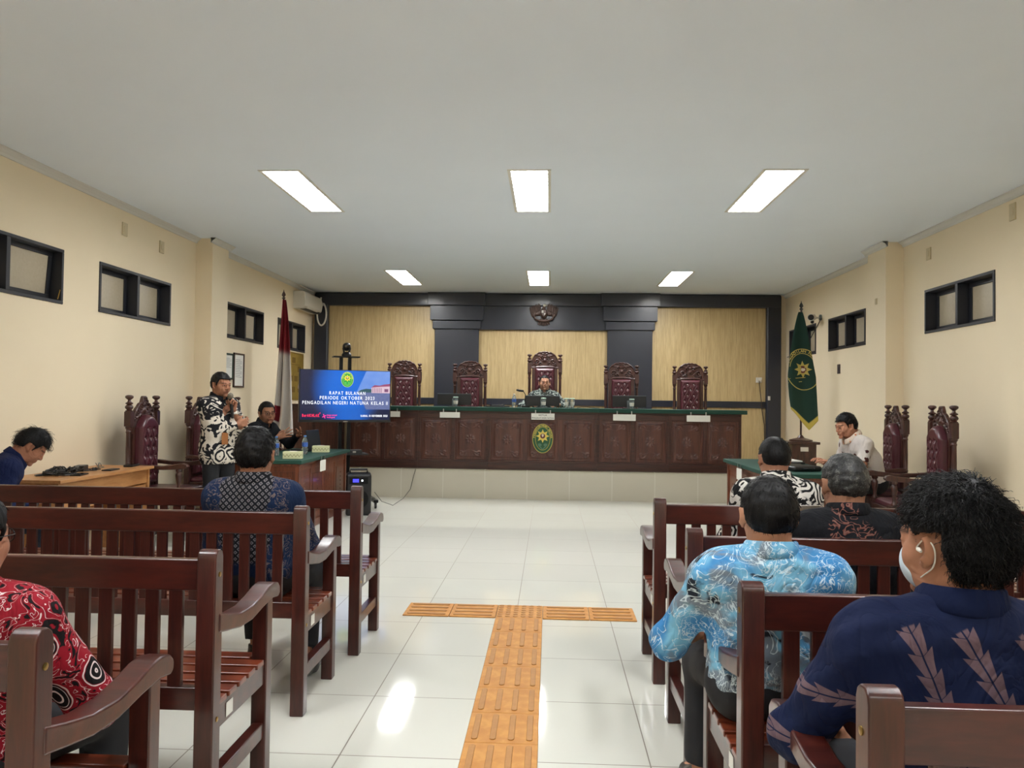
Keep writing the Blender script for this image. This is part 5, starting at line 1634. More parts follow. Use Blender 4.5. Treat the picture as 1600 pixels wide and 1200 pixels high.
def person(name_label, loc, rz, P, shirt, skin=(150, 104, 78), hair=None, trouser=None, h=.0055, extras=None, cat='person'):
    """P: pose. all joints in local metres, facing +y, origin on the floor below the pelvis"""
    s = P.get('s', 1.0)
    root = empty('person', loc, rz, name_label, cat)
    pel = V3(*P['pelvis']); R = rotm(P.get('turn', 0), P.get('lean', 0), P.get('side', 0))
    bend = P.get('bend', 0.0)                # extra forward bend of the upper back
    R2 = R @ np.array(Rx(-bend))
    fat = P.get('fat', 0.0)
    kz_ = P.get('slump', 1.0)
    def T1(x, y, z): return pel + R @ (V3(x, y, z * kz_) * s)
    mid = T1(0, 0, .24)
    def T2(x, y, z): return mid + R2 @ (V3(x, y, (z - .24) * kz_) * s)
    hR = rotm(*P.get('head', (0, 0, 0)))
    neck0 = T2(0, -.012, .475)
    hc = neck0 + nrm(R2 @ V3(0, .25, 1) * .5 + hR @ V3(0, .12, 1) * .5) * .135 * s
    B = Field(); C = Field(); Tn = Field()
    sw = P.get('shoulder', .172)
    def torso(Fd, g, neck=True):
        w = .105 + fat
        for sx in (-1, 1):
            Fd.rc(T1(sx * .085, 0, .02), T1(sx * (.065 + fat * .4), .01, .22), .105 * s + g, (.098 + fat * .6) * s + g, .05)
            Fd.rc(T1(sx * (.065 + fat * .4), .01, .22), T2(sx * .085, .0, .37), (.098 + fat * .6) * s + g, .098 * s + g, .05)
            Fd.rc(T2(sx * .05, -.015, .42), T2(sx * (sw - .01), -.01, .412), .060 * s + g, .056 * s + g, .05)
            Fd.rc(T2(sx * .02, -.025, .462), T2(sx * (sw - .04), -.015, .430), .040 * s + g, .040 * s + g, .05)
        Fd.rc(T1(0, .015 + fat * .6, .12), T1(0, .02 + fat * .3, .26), (.105 + fat) * s + g, (.098 + fat * .5) * s + g, .05)
        Fd.rc(T2(0, -.03, .34), T2(0, -.03, .43), .085 * s + g, .06 * s + g, .05)
    torso(B, 0)
    B.rc(neck0 - (hc - neck0) * .25, hc + hR @ V3(0, -.025, -.035) * s, .062 * s + fat * .3, .059 * s + fat * .3, .03)
    head_ops(B, hc, hR, s=s * P.get('hs', 1.0), fat=fat * .25)
    arms = {}
    for sx, key in ((1, 'R'), (-1, 'L')):
        S = T2(sx * sw, -.01, .405); W = V3(*P['hand' + key]) ; hint = V3(*P.get('elbow' + key, (sx * .6, -.4, -1)))
        E_, W = ik(S, W, .285 * s, .25 * s, hint)
        arms[key] = (S, E_, W)
        B.rc(S, E_, .050 * s, .040 * s, .03); B.rc(E_, W, .040 * s, .027 * s, .02)
        d = V3(*P['dir' + key]) if 'dir' + key in P else nrm(W - E_)
        n = V3(*P['palm' + key]) if 'palm' + key in P else V3(0, 0, -1)
        hand_ops(B, W, d, n, sx, P.get('curl' + key, .35), P.get('spread' + key, .08), s=s * 1.0, tcurl=P.get('tcurl', .4))
        C.rc(S, E_, .064 * s, .058 * s, .05)
        slv = P.get('sleeve', .96)
        if slv > 0: C.rc(E_, E_ + (W - E_) * slv, .056 * s, .040 * s, .03)
    torso(C, .013 * s)
    if P.get('drape', 0):
        C.rc(T1(-.07, .01, -.10), T1(.07, .01, -.10), .125 * s, .125 * s, .08)
    legs = {}
    for sx, key in ((1, 'R'), (-1, 'L')):
        H_ = T1(sx * .085, 0, -.0); K = V3(*P['knee' + key]); A = V3(*P['foot' + key]) 
        legs[key] = (H_, K, A)
        B.rc(H_, K, .080 * s, .052 * s, .05); B.rc(K, A, .050 * s, .034 * s, .02)
        toe = nrm(V3(*P.get('toe' + key, (sx * .12, 1, 0))))
        B.rc(A + V3(0, 0, -.035), A + toe * .15 + V3(0, 0, -.055), .036, .026, .03)
        Tn.rc(H_, K, .094 * s, .070 * s, .05); Tn.rc(K, A + (K - A) * .10, .070 * s, .060 * s, .03)
    for sx in (-1, 1): Tn.rc(T1(sx * .085, 0, .0), T1(sx * .07, .01, .12), .112 * s, .108 * s, .05)
    # ---- body mesh
    bv, bq = B.mesh(h)
    bv = relax(bv, bq, 1, .4)
    me = np_mesh('body', bv, bq)
    loc_h = (bv - hc) @ hR / (s * P.get('hs', 1.0))
    base = np.tile(lin(skin) * 1.12, (len(bv), 1))
    x, y, z = loc_h.T
    def blend(mask, rgb):
        nonlocal base
        base = base * (1 - mask[:, None]) + lin(rgb) * mask[:, None]
    sk = np.array(skin, float)
    near = (np.abs(z) < .14) & (np.abs(x) < .1) & (np.abs(y) < .14)
    lips = np.exp(-((z + .053) / .0085) ** 2 - (x / .022) ** 4) * (y > .078) * near
    blend(lips * .75, tuple(sk * (.80, .54, .54)))
    blend(np.exp(-((z + .0533) / .0022) ** 2 - (x / .024) ** 6) * (y > .075) * near * .75, tuple(sk * (.32, .22, .20)))
    brow = np.exp(-((z - .034 + 6 * (np.abs(x) - .030) ** 2) / .0045) ** 2) * ((np.abs(x) > .012) & (np.abs(x) < .050)) * (y > .055) * near
    blend(brow * .85, (26, 20, 18))
    lid = np.exp(-((z - .0165) / .0025) ** 2) * ((np.abs(x) > .018) & (np.abs(x) < .046)) * (y > .07) * near
    blend(lid * .7, (30, 20, 18))
    if P.get('stubble'):
        st_ = ((z < -.035) & (z > -.10) & (y > .02) & near) * .35
        blend(st_ * (1 - lips), (60, 50, 46))
    if P.get('moustache'):
        blend(np.exp(-((z + .040) / .005) ** 2 - (x / .026) ** 4) * (y > .07) * near * .6, (30, 24, 22))
    # fingernails and knuckle warmth
    at = me.attributes.new('Col', 'FLOAT_COLOR', 'POINT'); at.data.foreach_set('color', np.concatenate([base, np.ones((len(base), 1))], 1).astype(np.float32).ravel())
    link('body', me, skin_mat('skin %d %d %d' % skin, skin), root)
    sh = s * P.get('hs', 1.0)
    # ---- eyes
    if P.get('eyes', True):
        for sx in (-1, 1):
            n, mm = 16, 12; vs, fs, cs = [], [], []
            for j in range(mm + 1):
                th = pi * j / mm
                for i in range(n):
                    a = 2 * pi * i / n; p = np.array((sin(th) * cos(a), cos(th), sin(th) * sin(a)))
                    g = P.get('gaze', (0, 0)); gd = nrm((g[0], 1, g[1]))
                    ca = p @ gd; cs.append(lin((22, 14, 12)) if ca > .86 else (lin((214, 208, 200))))
                    vs.append(hc + hR @ (V3(sx * .031, .0775, .010) * sh + p * .0121 * sh))
            for j in range(mm):
                for i in range(n):
                    a, b = j * n + i, j * n + (i + 1) % n; fs.append((a, b, b + n, a + n))
            e = bpy.data.meshes.new('eye'); e.from_pydata([tuple(v) for v in vs], [], fs)
            at = e.attributes.new('Col', 'FLOAT_COLOR', 'POINT'); at.data.foreach_set('color', np.concatenate([np.array(cs), np.ones((len(cs), 1))], 1).astype(np.float32).ravel())
            link('eye', e, M_eye, root)
    # ---- hair
    hp = dict(th=.012, line=.064, side=-.005, nape=-.055, amp=.0015, fq=120, strands=500, len=.018, h=.0045, mat=M_hair, fringe=0.0, curl=0.0, top=0.0, up=.2)
    hp.update(hair or {})
    Hf = Field(); th = hp['th']
    def HT(*p): return hc + hR @ (np.array(p) * sh)
    Hf.el(HT(0, -.012, .040), tuple(q * sh for q in (.0745 + th, .094 + th, .084 + th + hp['top'])), hR, .02)
    Hf.el(HT(0, -.032, .006), tuple(q * sh for q in (.067 + th * .8, .074 + th * .7, .070)), hR, .03)
    for sx in (-1, 1) if hp.get('burn', 1) else (): Hf.rc(HT(sx * .069, .020, .03), HT(sx * .069, .020, hp['side'] + .012), .008 * sh, .004 * sh, .012)
    if hp['fringe']:
        for q in range(-3, 4): Hf.rc(HT(q * .018 + .0, .072, .095), HT(q * .019 + .004 * hp['fringe'], .092 + .004 * (q % 2), .095 - .034 * hp['fringe']), .018 * sh, .007 * sh, .012)
    if hp.get('quiff'): 
        for q in range(-3, 4): Hf.rc(HT(q * .017, .050, .105), HT(q * .017, .078, .102 + .003 * (q % 2)), .020 * sh, .012 * sh, .012)
    def keep(xw, yw, zw):
        X_ = xw - hc[0]; Y_ = yw - hc[1]; Z_ = zw - hc[2]
        lx = (X_ * hR[0, 0] + Y_ * hR[1, 0] + Z_ * hR[2, 0]) / sh
        ly = (X_ * hR[0, 1] + Y_ * hR[1, 1] + Z_ * hR[2, 1]) / sh
        lz = (X_ * hR[0, 2] + Y_ * hR[1, 2] + Z_ * hR[2, 2]) / sh
        # lower boundary as a function of how far forward
        t = np.clip((ly + .085) / .175, 0, 1)
        bd = hp['nape'] + (hp['side'] - hp['nape']) * np.clip((ly + .075) / .07, 0, 1) + (hp['line'] - hp['side']) * np.clip((ly - .018) / .028, 0, 1)
        ez, ey = hp.get('ear', (.030, -.036))
        bd = np.where((np.abs(lx) > .060) & (ly > ey) & (ly < .016), np.maximum(bd, ez), bd)
        # recede over the temples
        return -((bd - lz) * .6 + .0015 * np.sin(lx * 400) * np.sin(ly * 330)) * sh
    Hf.fn(keep, HT(0, 0, 0) - .22, HT(0, 0, 0) + .22, .006, True)
    hv, hq = Hf.mesh(hp['h'])
    N = vnormals(hv, hq)
    hv = hv + N * (wob(hv, hp['amp'] * 2.2, hp['fq'], 3) + wob(hv, hp['amp'] * 1.4, hp['fq'] * 2.3, 5))[:, None]
    rs = np.random.default_rng(len(name_label))
    if hp['strands'] and len(hv):
        hl = (hv - hc) @ hR / sh
        ids = rs.integers(0, len(hv), hp['strands'])
        Vs = [hv]; Qs = [hq]; base_n = len(hv)
        crown = V3(0, -.055, .125)
        SV, SQ = [], []
        ez, ey = hp.get('ear', (.030, -.036))
        for i in ids:
            n_ = N[i]
            lp = hl[i]
            if abs(lp[0]) > .05 and ey - .012 < lp[1] < .09 and lp[2] < ez + .020: continue
            if lp[1] > hp.get('fr', 9): continue
            dirl = lp - crown; dirl = dirl - (hR.T @ n_) * (dirl @ (hR.T @ n_)); t = hR @ nrm(dirl)
            t = nrm(t + rs.normal(size=3) * .25)
            L = hp['len'] * sh * rs.uniform(.6, 1.3); w = .0011 if hp['curl'] == 0 else .0014
            sd = np.cross(n_, t); p = hv[i] - n_ * .002; seg = 4 if hp['curl'] == 0 else 7
            ph = rs.uniform(0, 6.28); ring_ = []
            for j in range(seg + 1):
                u = j / seg
                q = p + t * L * u + n_ * (hp['up'] * L * u * (1.3 - u))
                if hp['curl']: q = q + (sd * sin(ph + u * 7) + n_ * cos(ph + u * 7)) * hp['curl'] * u ** .5
                ww = w * (1 - u * .75)
                ring_.append([q + sd * ww, q - sd * ww * .5 + n_ * ww, q - sd * ww * .5 - n_ * ww])
            b0 = base_n + len(SV)
            for r_ in ring_: SV += r_
            for j in range(seg):
                for k in range(3):
                    a0 = b0 + j * 3 + k; a1 = b0 + j * 3 + (k + 1) % 3
                    SQ.append((a0, a1, a1 + 3, a0 + 3))
        hv = np.concatenate([hv, np.array(SV)]); hq = np.concatenate([hq, np.array(SQ)])
    me = np_mesh('hair', hv, hq); link('hair', me, hp['mat'], root)
    # ---- shirt
    hem = P.get('hem', -.16)
    lo = T1(0, 0, hem)
    C.cut(lo, -(R @ V3(0, 0, 1)) if not P.get('flat_hem') else V3(0, 0, -1))
    for key in 'RL':
        S, E_, W = arms[key]; slv = P.get('sleeve', .96)
        if slv > 0: c = E_ + (W - E_) * slv; C.lcut(c, W - E_, c, .10)
        else:
            c = S + (E_ - S) * (1 + slv); C.lcut(c, E_ - S, c, .11)
    nd = nrm(hc - neck0 - hR @ V3(0, .02, 0))
    # neck opening
    C.rc(neck0 - nd * .01, neck0 + nd * .2, .062 * s + fat * .3, .075 * s + fat * .3, .01, True)
    cv, cq = C.mesh(P.get('ch', .008))
    Nn = vnormals(cv, cq)
    wr = P.get('wrinkle', .0045)
    cv = cv + Nn * (wob(cv * V3(1, 1, .45), wr, 38, 11) + wob(cv * V3(.6, 1, 1), wr * .7, 80, 12) - wr * .25 * np.abs(wob(cv, 1.6, 26, 15)) ** .5)[:, None]
    me = np_mesh('shirt', cv, cq); link('shirt', me, shirt, root)
    # collar: folded stand-up band round the neck
    cf = P.get('collar', 1)
    if cf:
        mb = MB(); n = 40
        up_ = nd; fw = nrm(R2 @ V3(0, 1, 0) - up_ * (R2 @ V3(0, 1, 0) @ up_)); rt = np.cross(fw, up_)
        c0 = neck0 + nd * .030 * s
        r0 = (.071 + fat * .3) * s; gap = .28
        rows = [(r0 + .000, .030), (r0 + .004, .034), (r0 + .009, .030), (r0 + .014, .004), (r0 + .017, -.014), (r0 + .009, -.022), (r0 + .000, -.02), (r0 - .002, .0)]
        vs, fs = [], []
        for i in range(n + 1):
            a = pi / 2 + gap + (2 * pi - 2 * gap) * i / n
            fr_ = max(0, sin(a))
            for (r, z) in rows:
                zz = z * s - fr_ * .035 * s
                rr2 = r * (1.0 + .10 * fr_)
                vs.append(c0 + rt * cos(a) * rr2 + fw * sin(a) * rr2 * 1.06 + up_ * zz)
        k = len(rows)
        for i in range(n):
            for j in range(k):
                fs.append((i * k + j, i * k + (j + 1) % k, (i + 1) * k + (j + 1) % k, (i + 1) * k + j))
        fs.append(tuple(range(k - 1, -1, -1))); fs.append(tuple(n * k + j for j in range(k)))
        mb.add(vs, fs); mb.build('collar', P.get('collar_mat', shirt), root, bevel=0, sharp=70)
    # ---- trousers, shoes
    if P.get('legs', True):
        Tn.cut(T1(0, 0, .12), R @ V3(0, 0, 1))
        for key in 'RL':
            H_, K, A = legs[key]; c = A + (K - A) * .10; Tn.lcut(c, A - K, c, .14)
        tv, tq = Tn.mesh(.010); Nn = vnormals(tv, tq); tv = tv + Nn * wob(tv, .004, 40, 21)[:, None]
        me = np_mesh('trousers', tv, tq); link('trousers', me, trouser or M_trouser, root)
        for sx, key in ((1, 'R'), (-1, 'L')):
            A = legs[key][2]; toe = nrm(V3(*P.get('toe' + key, (sx * .12, 1, 0)))); sd = V3(-toe[1], toe[0], 0)
            Sf = Field(); g = A + V3(0, 0, 0)
            Sf.rc(g - toe * .035 + V3(0, 0, -.052), g + toe * .06 + V3(0, 0, -.056), .042, .046, .02)
            Sf.rc(g + toe * .06 + V3(0, 0, -.056), g + toe * .165 + V3(0, 0, -.066), .046, .032, .03)
            Sf.rc(g - toe * .02 + V3(0, 0, -.04), g + V3(0, 0, .0), .042, .046, .02)
            Sf.cut(V3(0, 0, g[2] - .088), V3(0, 0, -1)); Sf.cut(g + V3(0, 0, .01), V3(0, 0, 1))
            v_, q_ = Sf.mesh(.007); link('shoe', np_mesh('shoe', v_, q_), M_shoe, root)
    info = dict(root=root, hc=hc, hR=hR, s=sh, arms=arms, neck0=neck0, nd=nd, T1=T1, T2=T2, R=R, R2=R2, HT=HT)
    return info

# ---------------------------------------------------------------- fabrics
_Mat0 = Mat
class Mat(_Mat0):
    def __init__(s, name, rough=.8, *a, **k):
        _Mat0.__init__(s, name, max(rough, .8) if rough > .3 else rough, *a, **k)
        s.b.inputs['Specular IOR Level'].default_value = .18
        fold = s.noise(7, 3, 1.6, s.scale((1, 1, .55)))
        s.bump((fold - .5).abs().m('POWER', .6) * .7 + s.noise(16, 2, 1.0) * .3, .55, .030)
def smooth_pts(p, n=3):
    p = [np.array(q, float) for q in p]
    for _ in range(n):
        o = [p[0]]
        for a, b in zip(p[:-1], p[1:]): o += [a * .75 + b * .25, a * .25 + b * .75]
        p = o + [p[-1]]
    return [tuple(q) for q in p]
def swirl_fabric(name, light, dark, inv_z=None, scale=10, thr=.5, rough=.8):
    m = Mat(name, rough); co = m.warp(.09, 7); x, y, z = m.xyz()
    n = m.noise(scale, 1.0, 2.6, co)
    v = m.vor(scale * .8, co=co)
    rings = (v * 26).sin().ss(-.1, .1)
    blob = n.ss(thr - .012, thr + .012)
    ringm = m.noise(scale * .45, 0, 0).ss(.52, .56)
    f = blob * (ringm * -1 + 1) + rings * ringm
    return m, f, x, y, z, n
# standing speaker: black above, white with black leaves below
m, f, x, y, z, n = swirl_fabric('batik black to white', 0, 0, scale=9)
up_ = (z + m.noise(7, 2) * .30 - 1.30 - .06).ss(-.015, .015)
few = (m.noise(9, 1, 3.0).ss(.60, .615)) * (z - 1.37).ss(.03, .0)
f2 = f * (up_ * -1 + 1) + few * up_
m.col(m.mix(f2, sl((26, 27, 31)), sl((206, 198, 186)))); F_stand = m.mat
m, f, x, y, z, n = swirl_fabric('batik white with black curls', 0, 0, scale=13, thr=.50)
m.col(m.mix(f, sl((24, 24, 26)), sl((214, 210, 204)))); F_bw = m.mat
m, f, x, y, z, n = swirl_fabric('dark grey batik', 0, 0, scale=16, thr=.56)
m.col(m.mix(f, sl((30, 38, 38)), sl((150, 158, 150)))); F_judge = m.mat
# red batik
m = Mat('red black white batik', .75); co = m.warp(.035, 9)
d, c1, c2 = m.vorc(10.5, co)
th = c1 * .16 + .30
saw = m.vor(34, co=co) * .10
big = (d + saw * .5 - th)
black = big.ss(.008, -.008)
line = (big - .03).abs().ss(.020, .010)
rg = ((d * 42).sin()).ss(.55, .75) * (d - th + .07).ss(.01, -.01)
n2 = m.noise(22, 1, 2.4, co); l2 = (n2 - .5).abs().ss(.014, .006) * (big - .10).ss(0, .02); b2 = n2.ss(.60, .62) * (big - .08).ss(0, .02)
wh = line.mx(rg).mx(l2)
c = m.mix(black.mx(b2), sl((134, 18, 34)), sl((18, 14, 16)))
m.col(m.mix(wh, c, sl((214, 196, 196)))); F_red = m.mat
# light blue batik
m = Mat('light blue batik', .7); co = m.warp(.06, 6)
a = m.noise(5.5, 3, .8); b = m.noise(6, 3, 1.2, m.scale((1, 1, 1.3))); l = m.noise(11, 2, 2.6, co); l2 = m.noise(20, 2, 2.2, co)
c = m.mix(a.ss(.40, .60), sl((58, 124, 178)), sl((118, 176, 206)))
c = m.mix(b.ss(.49, .62), c, sl((112, 124, 136)))
c = m.mix(m.noise(4.2, 2, .5, co).ss(.58, .70), c, sl((60, 142, 140)))
c = m.mix(m.noise(7, 4, 1.6, co).ss(.61, .66), c, sl((34, 40, 50)))
lines = (l - .5).abs().ss(.022, .008).mx((l2 - .5).abs().ss(.020, .006) * m.noise(6, 1).ss(.5, .6))
c = m.mix(lines * .75, c, sl((206, 222, 228))); m.col(c); F_blue = m.mat
# navy with a central diamond lattice
m = Mat('navy batik with lattice', .75); x, y, z = m.xyz()
ctr = ((x + .01).abs() * 1.0 + (m.noise(9, 2) - .5) * .10 - .115).ss(.006, -.006) * (z - .60).ss(0, .03)
gx = (x + z) * 33; gz = (x - z) * 33
cell = ((gx.fr() - .5).abs().mx((gz.fr() - .5).abs()))
dia = cell.ss(.33, .27); core = cell.ss(.13, .10)
latt = m.mix(dia * (core * -1 + 1), sl((18, 20, 26)), sl((112, 108, 112)))
co = m.warp(.05, 8)
lf = m.noise(22, 2, 2.0, co); leaf = (lf - .5).abs().ss(.03, .015) * (((x + .01).abs() - .15).abs().ss(.055, .04)).mx((x.abs() - .25).ss(0, .02)) 
c = m.mix(leaf, sl((22, 38, 68)), sl((104, 92, 92)))
dk = ((x.abs() - .255).ss(0, .02)) * m.noise(6, 2).ss(.42, .5)
c = m.mix(dk * .7, c, sl((20, 22, 30)))
c = m.mix(leaf * .8, c, sl((110, 98, 96)))
m.col(m.mix(ctr, c, latt)); F_latt = m.mat
# deep blue with chains of leaves
m = Mat('deep blue batik with leaf chains', .7); x, y, z = m.xyz()
def chain(x0, z0, ang, zlo, zhi, w=.026, p=.050):
    ca, sa = cos(ang), sin(ang)
    a = (x - x0) * ca + (z - z0) * sa; b = (x - x0) * -sa + (z - z0) * ca
    fb = ((b - a.abs() * .55) / p).fr()
    prof = (fb * .55 + .45)
    notch = fb.ss(.0, .06)
    vein = a.abs().ss(.0012, .0022)
    e = (a.abs() * (1 / w) - prof).ss(.03, -.03)
    return e * notch * vein * (b - zlo).ss(0, .004) * (b - zhi).ss(0, -.004)
f = chain(-.105, .86, .36, -.34, .10, .024, .042)
for q in ((.0, .86, .46, -.36, .10), (.115, .86, .46, -.36, .10), (.225, .86, .46, -.36, .10)): f = f.mx(chain(*q, .024, .042))
f = f.mx(chain(-.17, .775, 1.50, .0, .19, .021, .036)); f = f.mx(chain(-.17, .63, 1.35, .0, .2, .021, .036))
nn = m.noise(60, 2, .5)
c = m.mix(f, sl((16, 26, 58)), m.mix(nn, sl((84, 66, 78)), sl((114, 94, 100))))
fl = (m.vor(9, co=m.scale((1, 1, 1))) - .16).ss(.01, -.01) * m.noise(3, 1).ss(.58, .6)
m.col(m.mix(fl, c, sl((150, 148, 130)))); F_leaf = m.mat
# black with sparse brown figures
m = Mat('black batik with brown figures', .8); co = m.warp(.05, 6)
reg = m.noise(5.2, 0, 0, m.scale((1, 1, 1.1))).ss(.575, .59); l = m.noise(17, 1, 2.2, co)
f = reg * (l - .52).abs().ss(.055, .03)
edge = reg * (l - .52).abs().ss(.02, .012)
c = m.mix(f, sl((15, 16, 21)), sl((104, 62, 54))); m.col(m.mix(edge * .3, c, sl((160, 130, 118)))); F_black = m.mat
# white with small dark flowers
m = Mat('white shirt with flowers', .75); co = m.warp(.02, 12)
d, c1, c2 = m.vorc(9, co); x, y, z = m.xyz()
pet = (d - .15 - (m.vor(45) * .16)).ss(.008, -.008) * c1.ss(.40, .42)
c = m.mix(pet, sl((206, 198, 192)), m.mix(c2, sl((60, 26, 32)), sl((110, 74, 56)))); m.col(c); F_white = m.mat
m = Mat('pink floral collar', .75); d, c1, c2 = m.vorc(30); m.col(m.mix((d - .35).ss(.05, -.05), sl((222, 206, 190)), m.mix(c1, sl((200, 110, 100)), sl((226, 170, 110))))); F_collar = m.mat
F_navy = Mat('plain navy shirt', .9).col(sl((22, 31, 66))).mat
F_char = Mat('charcoal shirt', .9).col(sl((28, 29, 32))).mat
F_blk = plain('black collar cloth', (18, 19, 24), .8, var=.15)
F_navyc = plain('deep blue collar cloth', (16, 26, 58), .9, var=.15, spec=.18)

SIT = dict(kneeR=(.13, .42, .46), kneeL=(-.13, .42, .46), footR=(.13, .42, .09), footL=(-.13, .42, .09))
def sit(seat, **k):
    d = dict(SIT); kz = .47
    d.update(pelvis=(0, .02, seat + .095), kneeR=(.12, .43, kz), kneeL=(-.12, .43, kz), footR=(.13, .40, .09), footL=(-.13, .40, .09),
             handR=(.13, .30, seat + .14), handL=(-.13, .30, seat + .14), palmR=(0, 0, -1), palmL=(0, 0, -1))
    d.update(k); return d
def face_rot(dx, dy): return atan2(-dx, dy)
def glasses(I, lens=False, name='glasses'):
    hc, R, s = I['hc'], I['hR'], I['s']
    def T(*p): return hc + R @ (V3(*p) * s)
    mb = MB()
    for sx in (-1, 1):
        mb.tube([T(sx * .033 + .024 * cos(a), .098 - .006 * abs(cos(a)) * (1 if cos(a) * sx > 0 else 0), .010 + .018 * sin(a)) for a in [2 * pi * i / 20 for i in range(20)]], .0016 * s, 6, closed=True)
        mb.tube([T(sx * .057, .092, .014), T(sx * .074, .06, .014), T(sx * .080, .0, .012), T(sx * .080, -.018, .0)], .0016 * s, 6)
    mb.tube([T(-.010, .100, .014), T(0, .104, .017), T(.010, .100, .014)], .0016 * s, 6)
    mb.build(name, M_blackm, I['root'])
def lanyard(I, mat, end, name='lanyard', r=.0065):
    n0, nd = I['neck0'], I['nd']; T2 = I['T2']
    pts = []
    for sx in (-1, 1):
        q = [T2(sx * .03, -.085, .485), T2(sx * .075, -.04, .50), T2(sx * .085, .03, .47), T2(sx * .065, .095, .38), T2(sx * .03, .125, .28), np.array(end)]
        pts.append(q)
    MB().tube(pts[0][::-1] + pts[1], r, 6).build(name, mat, I['root'])

# 1 man in navy at the desk
d_ = (.80, .60)
person('man in a plain navy shirt reading with bowed head at the left edge', (-3.84, 4.98, 0), face_rot(*d_),
       sit(.46, slump=.92, lean=.35, bend=.25, head=(-.05, .75, 0), s=.97, handR=(.10, .34, .66), handL=(-.10, .34, .66), curlR=.5, curlL=.5, kneeR=(.12, .40, .50), kneeL=(-.12, .40, .50), footR=(.12, .30, .09), footL=(-.12, .30, .09)),
       F_navy, (158, 108, 84), dict(th=.014, strands=900, len=.035, up=.9, top=.012, side=-.01, nape=-.04), M_trouser_b, h=.006)

# 2 standing speaker with microphone
d_ = (.90, -.42)
I = person('standing man in a black and white batik shirt speaking into a microphone', (-3.26, 7.42, 0), face_rot(*d_),
       dict(pelvis=(0, 0, .90), head=(-.05, .12, 0), s=1.0, hem=-.16, drape=1, sleeve=.95,
            kneeR=(.10, .02, .49), kneeL=(-.10, .02, .49), footR=(.11, -.01, .09), footL=(-.12, .0, .09),
            handL=(-.034, .155, 1.265), dirL=(.0, .12, 1), palmL=(1, .0, .0), elbowL=(-.8, -.2, -1), curlL=1.25,
            handR=(-.06, .20, 1.13), dirR=(-.95, .15, .2), palmR=(-.1, -.9, .1), elbowR=(.7, -.5, -1), curlR=.6, collar_mat=F_blk),
       F_stand, (150, 104, 80), dict(th=.010, line=.070, strands=400, len=.015, top=.004, side=-.005, h=.004), M_trouser, h=.004)
glint = I['arms']['L'][2]
hd = glint + V3(.035, .02, .075)
mc = empty('microphone', I['root'].location, 0, 'silver headed microphone held at the mouth of the standing man', 'microphone')
mc.rotation_euler = I['root'].rotation_euler
top_ = I['HT'](.0, .150, -.085)
ax_ = nrm(top_ - (glint + V3(.032, .014, .02)))
MB().tube([tuple(top_ - ax_ * .22), tuple(top_ - ax_ * .05), tuple(top_ - ax_ * .03)], [.014, .017, .022], 14).build('handle', M_black, mc)
MB().ell(tuple(top_), (.029, .029, .032), n=18, m=12).build('grille', plain('silver mesh', (150, 142, 128), .4, .8, var=.5, vs=300), mc)
lanyard(I, plain('pale lanyard', (190, 180, 160), .7), I['T1'](.06, .145, .16), r=.004)
MB().box(tuple(I['T1'](.06, .155, .09)), (.075, .008, .115), I and Rz(0)).build('id_card', plain('brown card holder', (150, 98, 58), .6), I['root'], bevel=.004)

# 3 man with glasses at the clerk table
d_ = (.93, -.36)
I = person('seated man with glasses in a charcoal shirt behind the left clerk table', (-3.60, 9.15, 0), face_rot(*d_),
       sit(.53, lean=.30, bend=.10, head=(-.45, .05, .04), fat=.02, hs=1.1, s=1.0, handR=(.13, .50, .93), handL=(-.16, .56, .95), dirR=(-.5, .8, .45), dirL=(.5, .8, .35), palmR=(-.9, -.3, 0), palmL=(.9, -.3, 0),
           curlR=.15, curlL=.2, spreadR=.2, spreadL=.2, elbowR=(.6, -.3, -1), elbowL=(-.6, -.3, -1), kneeR=(.12, .40, .55), kneeL=(-.12, .40, .55), footR=(.12, .34, .09), footL=(-.12, .34, .09)),
       F_char, (146, 102, 78), dict(th=.009, line=.078, strands=300, len=.014, top=.006), M_trouser, h=.0042)
glasses(I)

# 4 man seen from behind, left bench
person('man seen from behind in navy batik with a diamond lattice on the back, left bench', (-1.405, 3.60, 0), .03,
       sit(.45, slump=.90, lean=-.03, head=(.03, .03, 0), s=1.0, sleeve=.6, handR=(.17, .34, .58), handL=(-.15, .34, .58), kneeR=(.17, .42, .47), kneeL=(-.14, .43, .47), footR=(.20, .20, .09), footL=(-.10, .38, .09), ch=.007),
       F_latt, (150, 104, 80), dict(th=.015, strands=1500, len=.022, nape=-.075, side=-.03, amp=.0022, top=.008, up=.35), M_trouser, h=.006)

# 5 person in red batik bottom left
I = person('person in red black and white batik at the bottom left corner', (-1.40, 1.76, 0), .0,
       sit(.45, slump=.78, lean=-.02, head=(.0, .1, 0), s=.96, fat=.02, sleeve=.55, shoulder=.185, handR=(.20, .32, .56), handL=(-.15, .32, .56), elbowR=(.9, -.3, -1), ch=.007),
       F_red, (150, 104, 82), dict(th=.010, strands=500, len=.015, nape=-.06), M_trouser, h=.007)
glasses(I)

# 6 judge behind the bench
person('seated man in grey batik behind the middle monitor on the judges bench', (-.085, 11.93, DZ), pi,
       sit(.56, lean=.05, head=(.12, -.02, 0), s=1.0, handR=(.22, .40, .93), handL=(-.22, .40, .93), elbowR=(1, -.3, -.6), elbowL=(-1, -.3, -.6), kneeR=(.12, .40, .55), kneeL=(-.12, .40, .55), footR=(.12, .36, .09), footL=(-.12, .36, .09)),
       F_judge, (160, 116, 92), dict(th=.005, line=.080, strands=0, side=.0), M_trouser, h=.006)

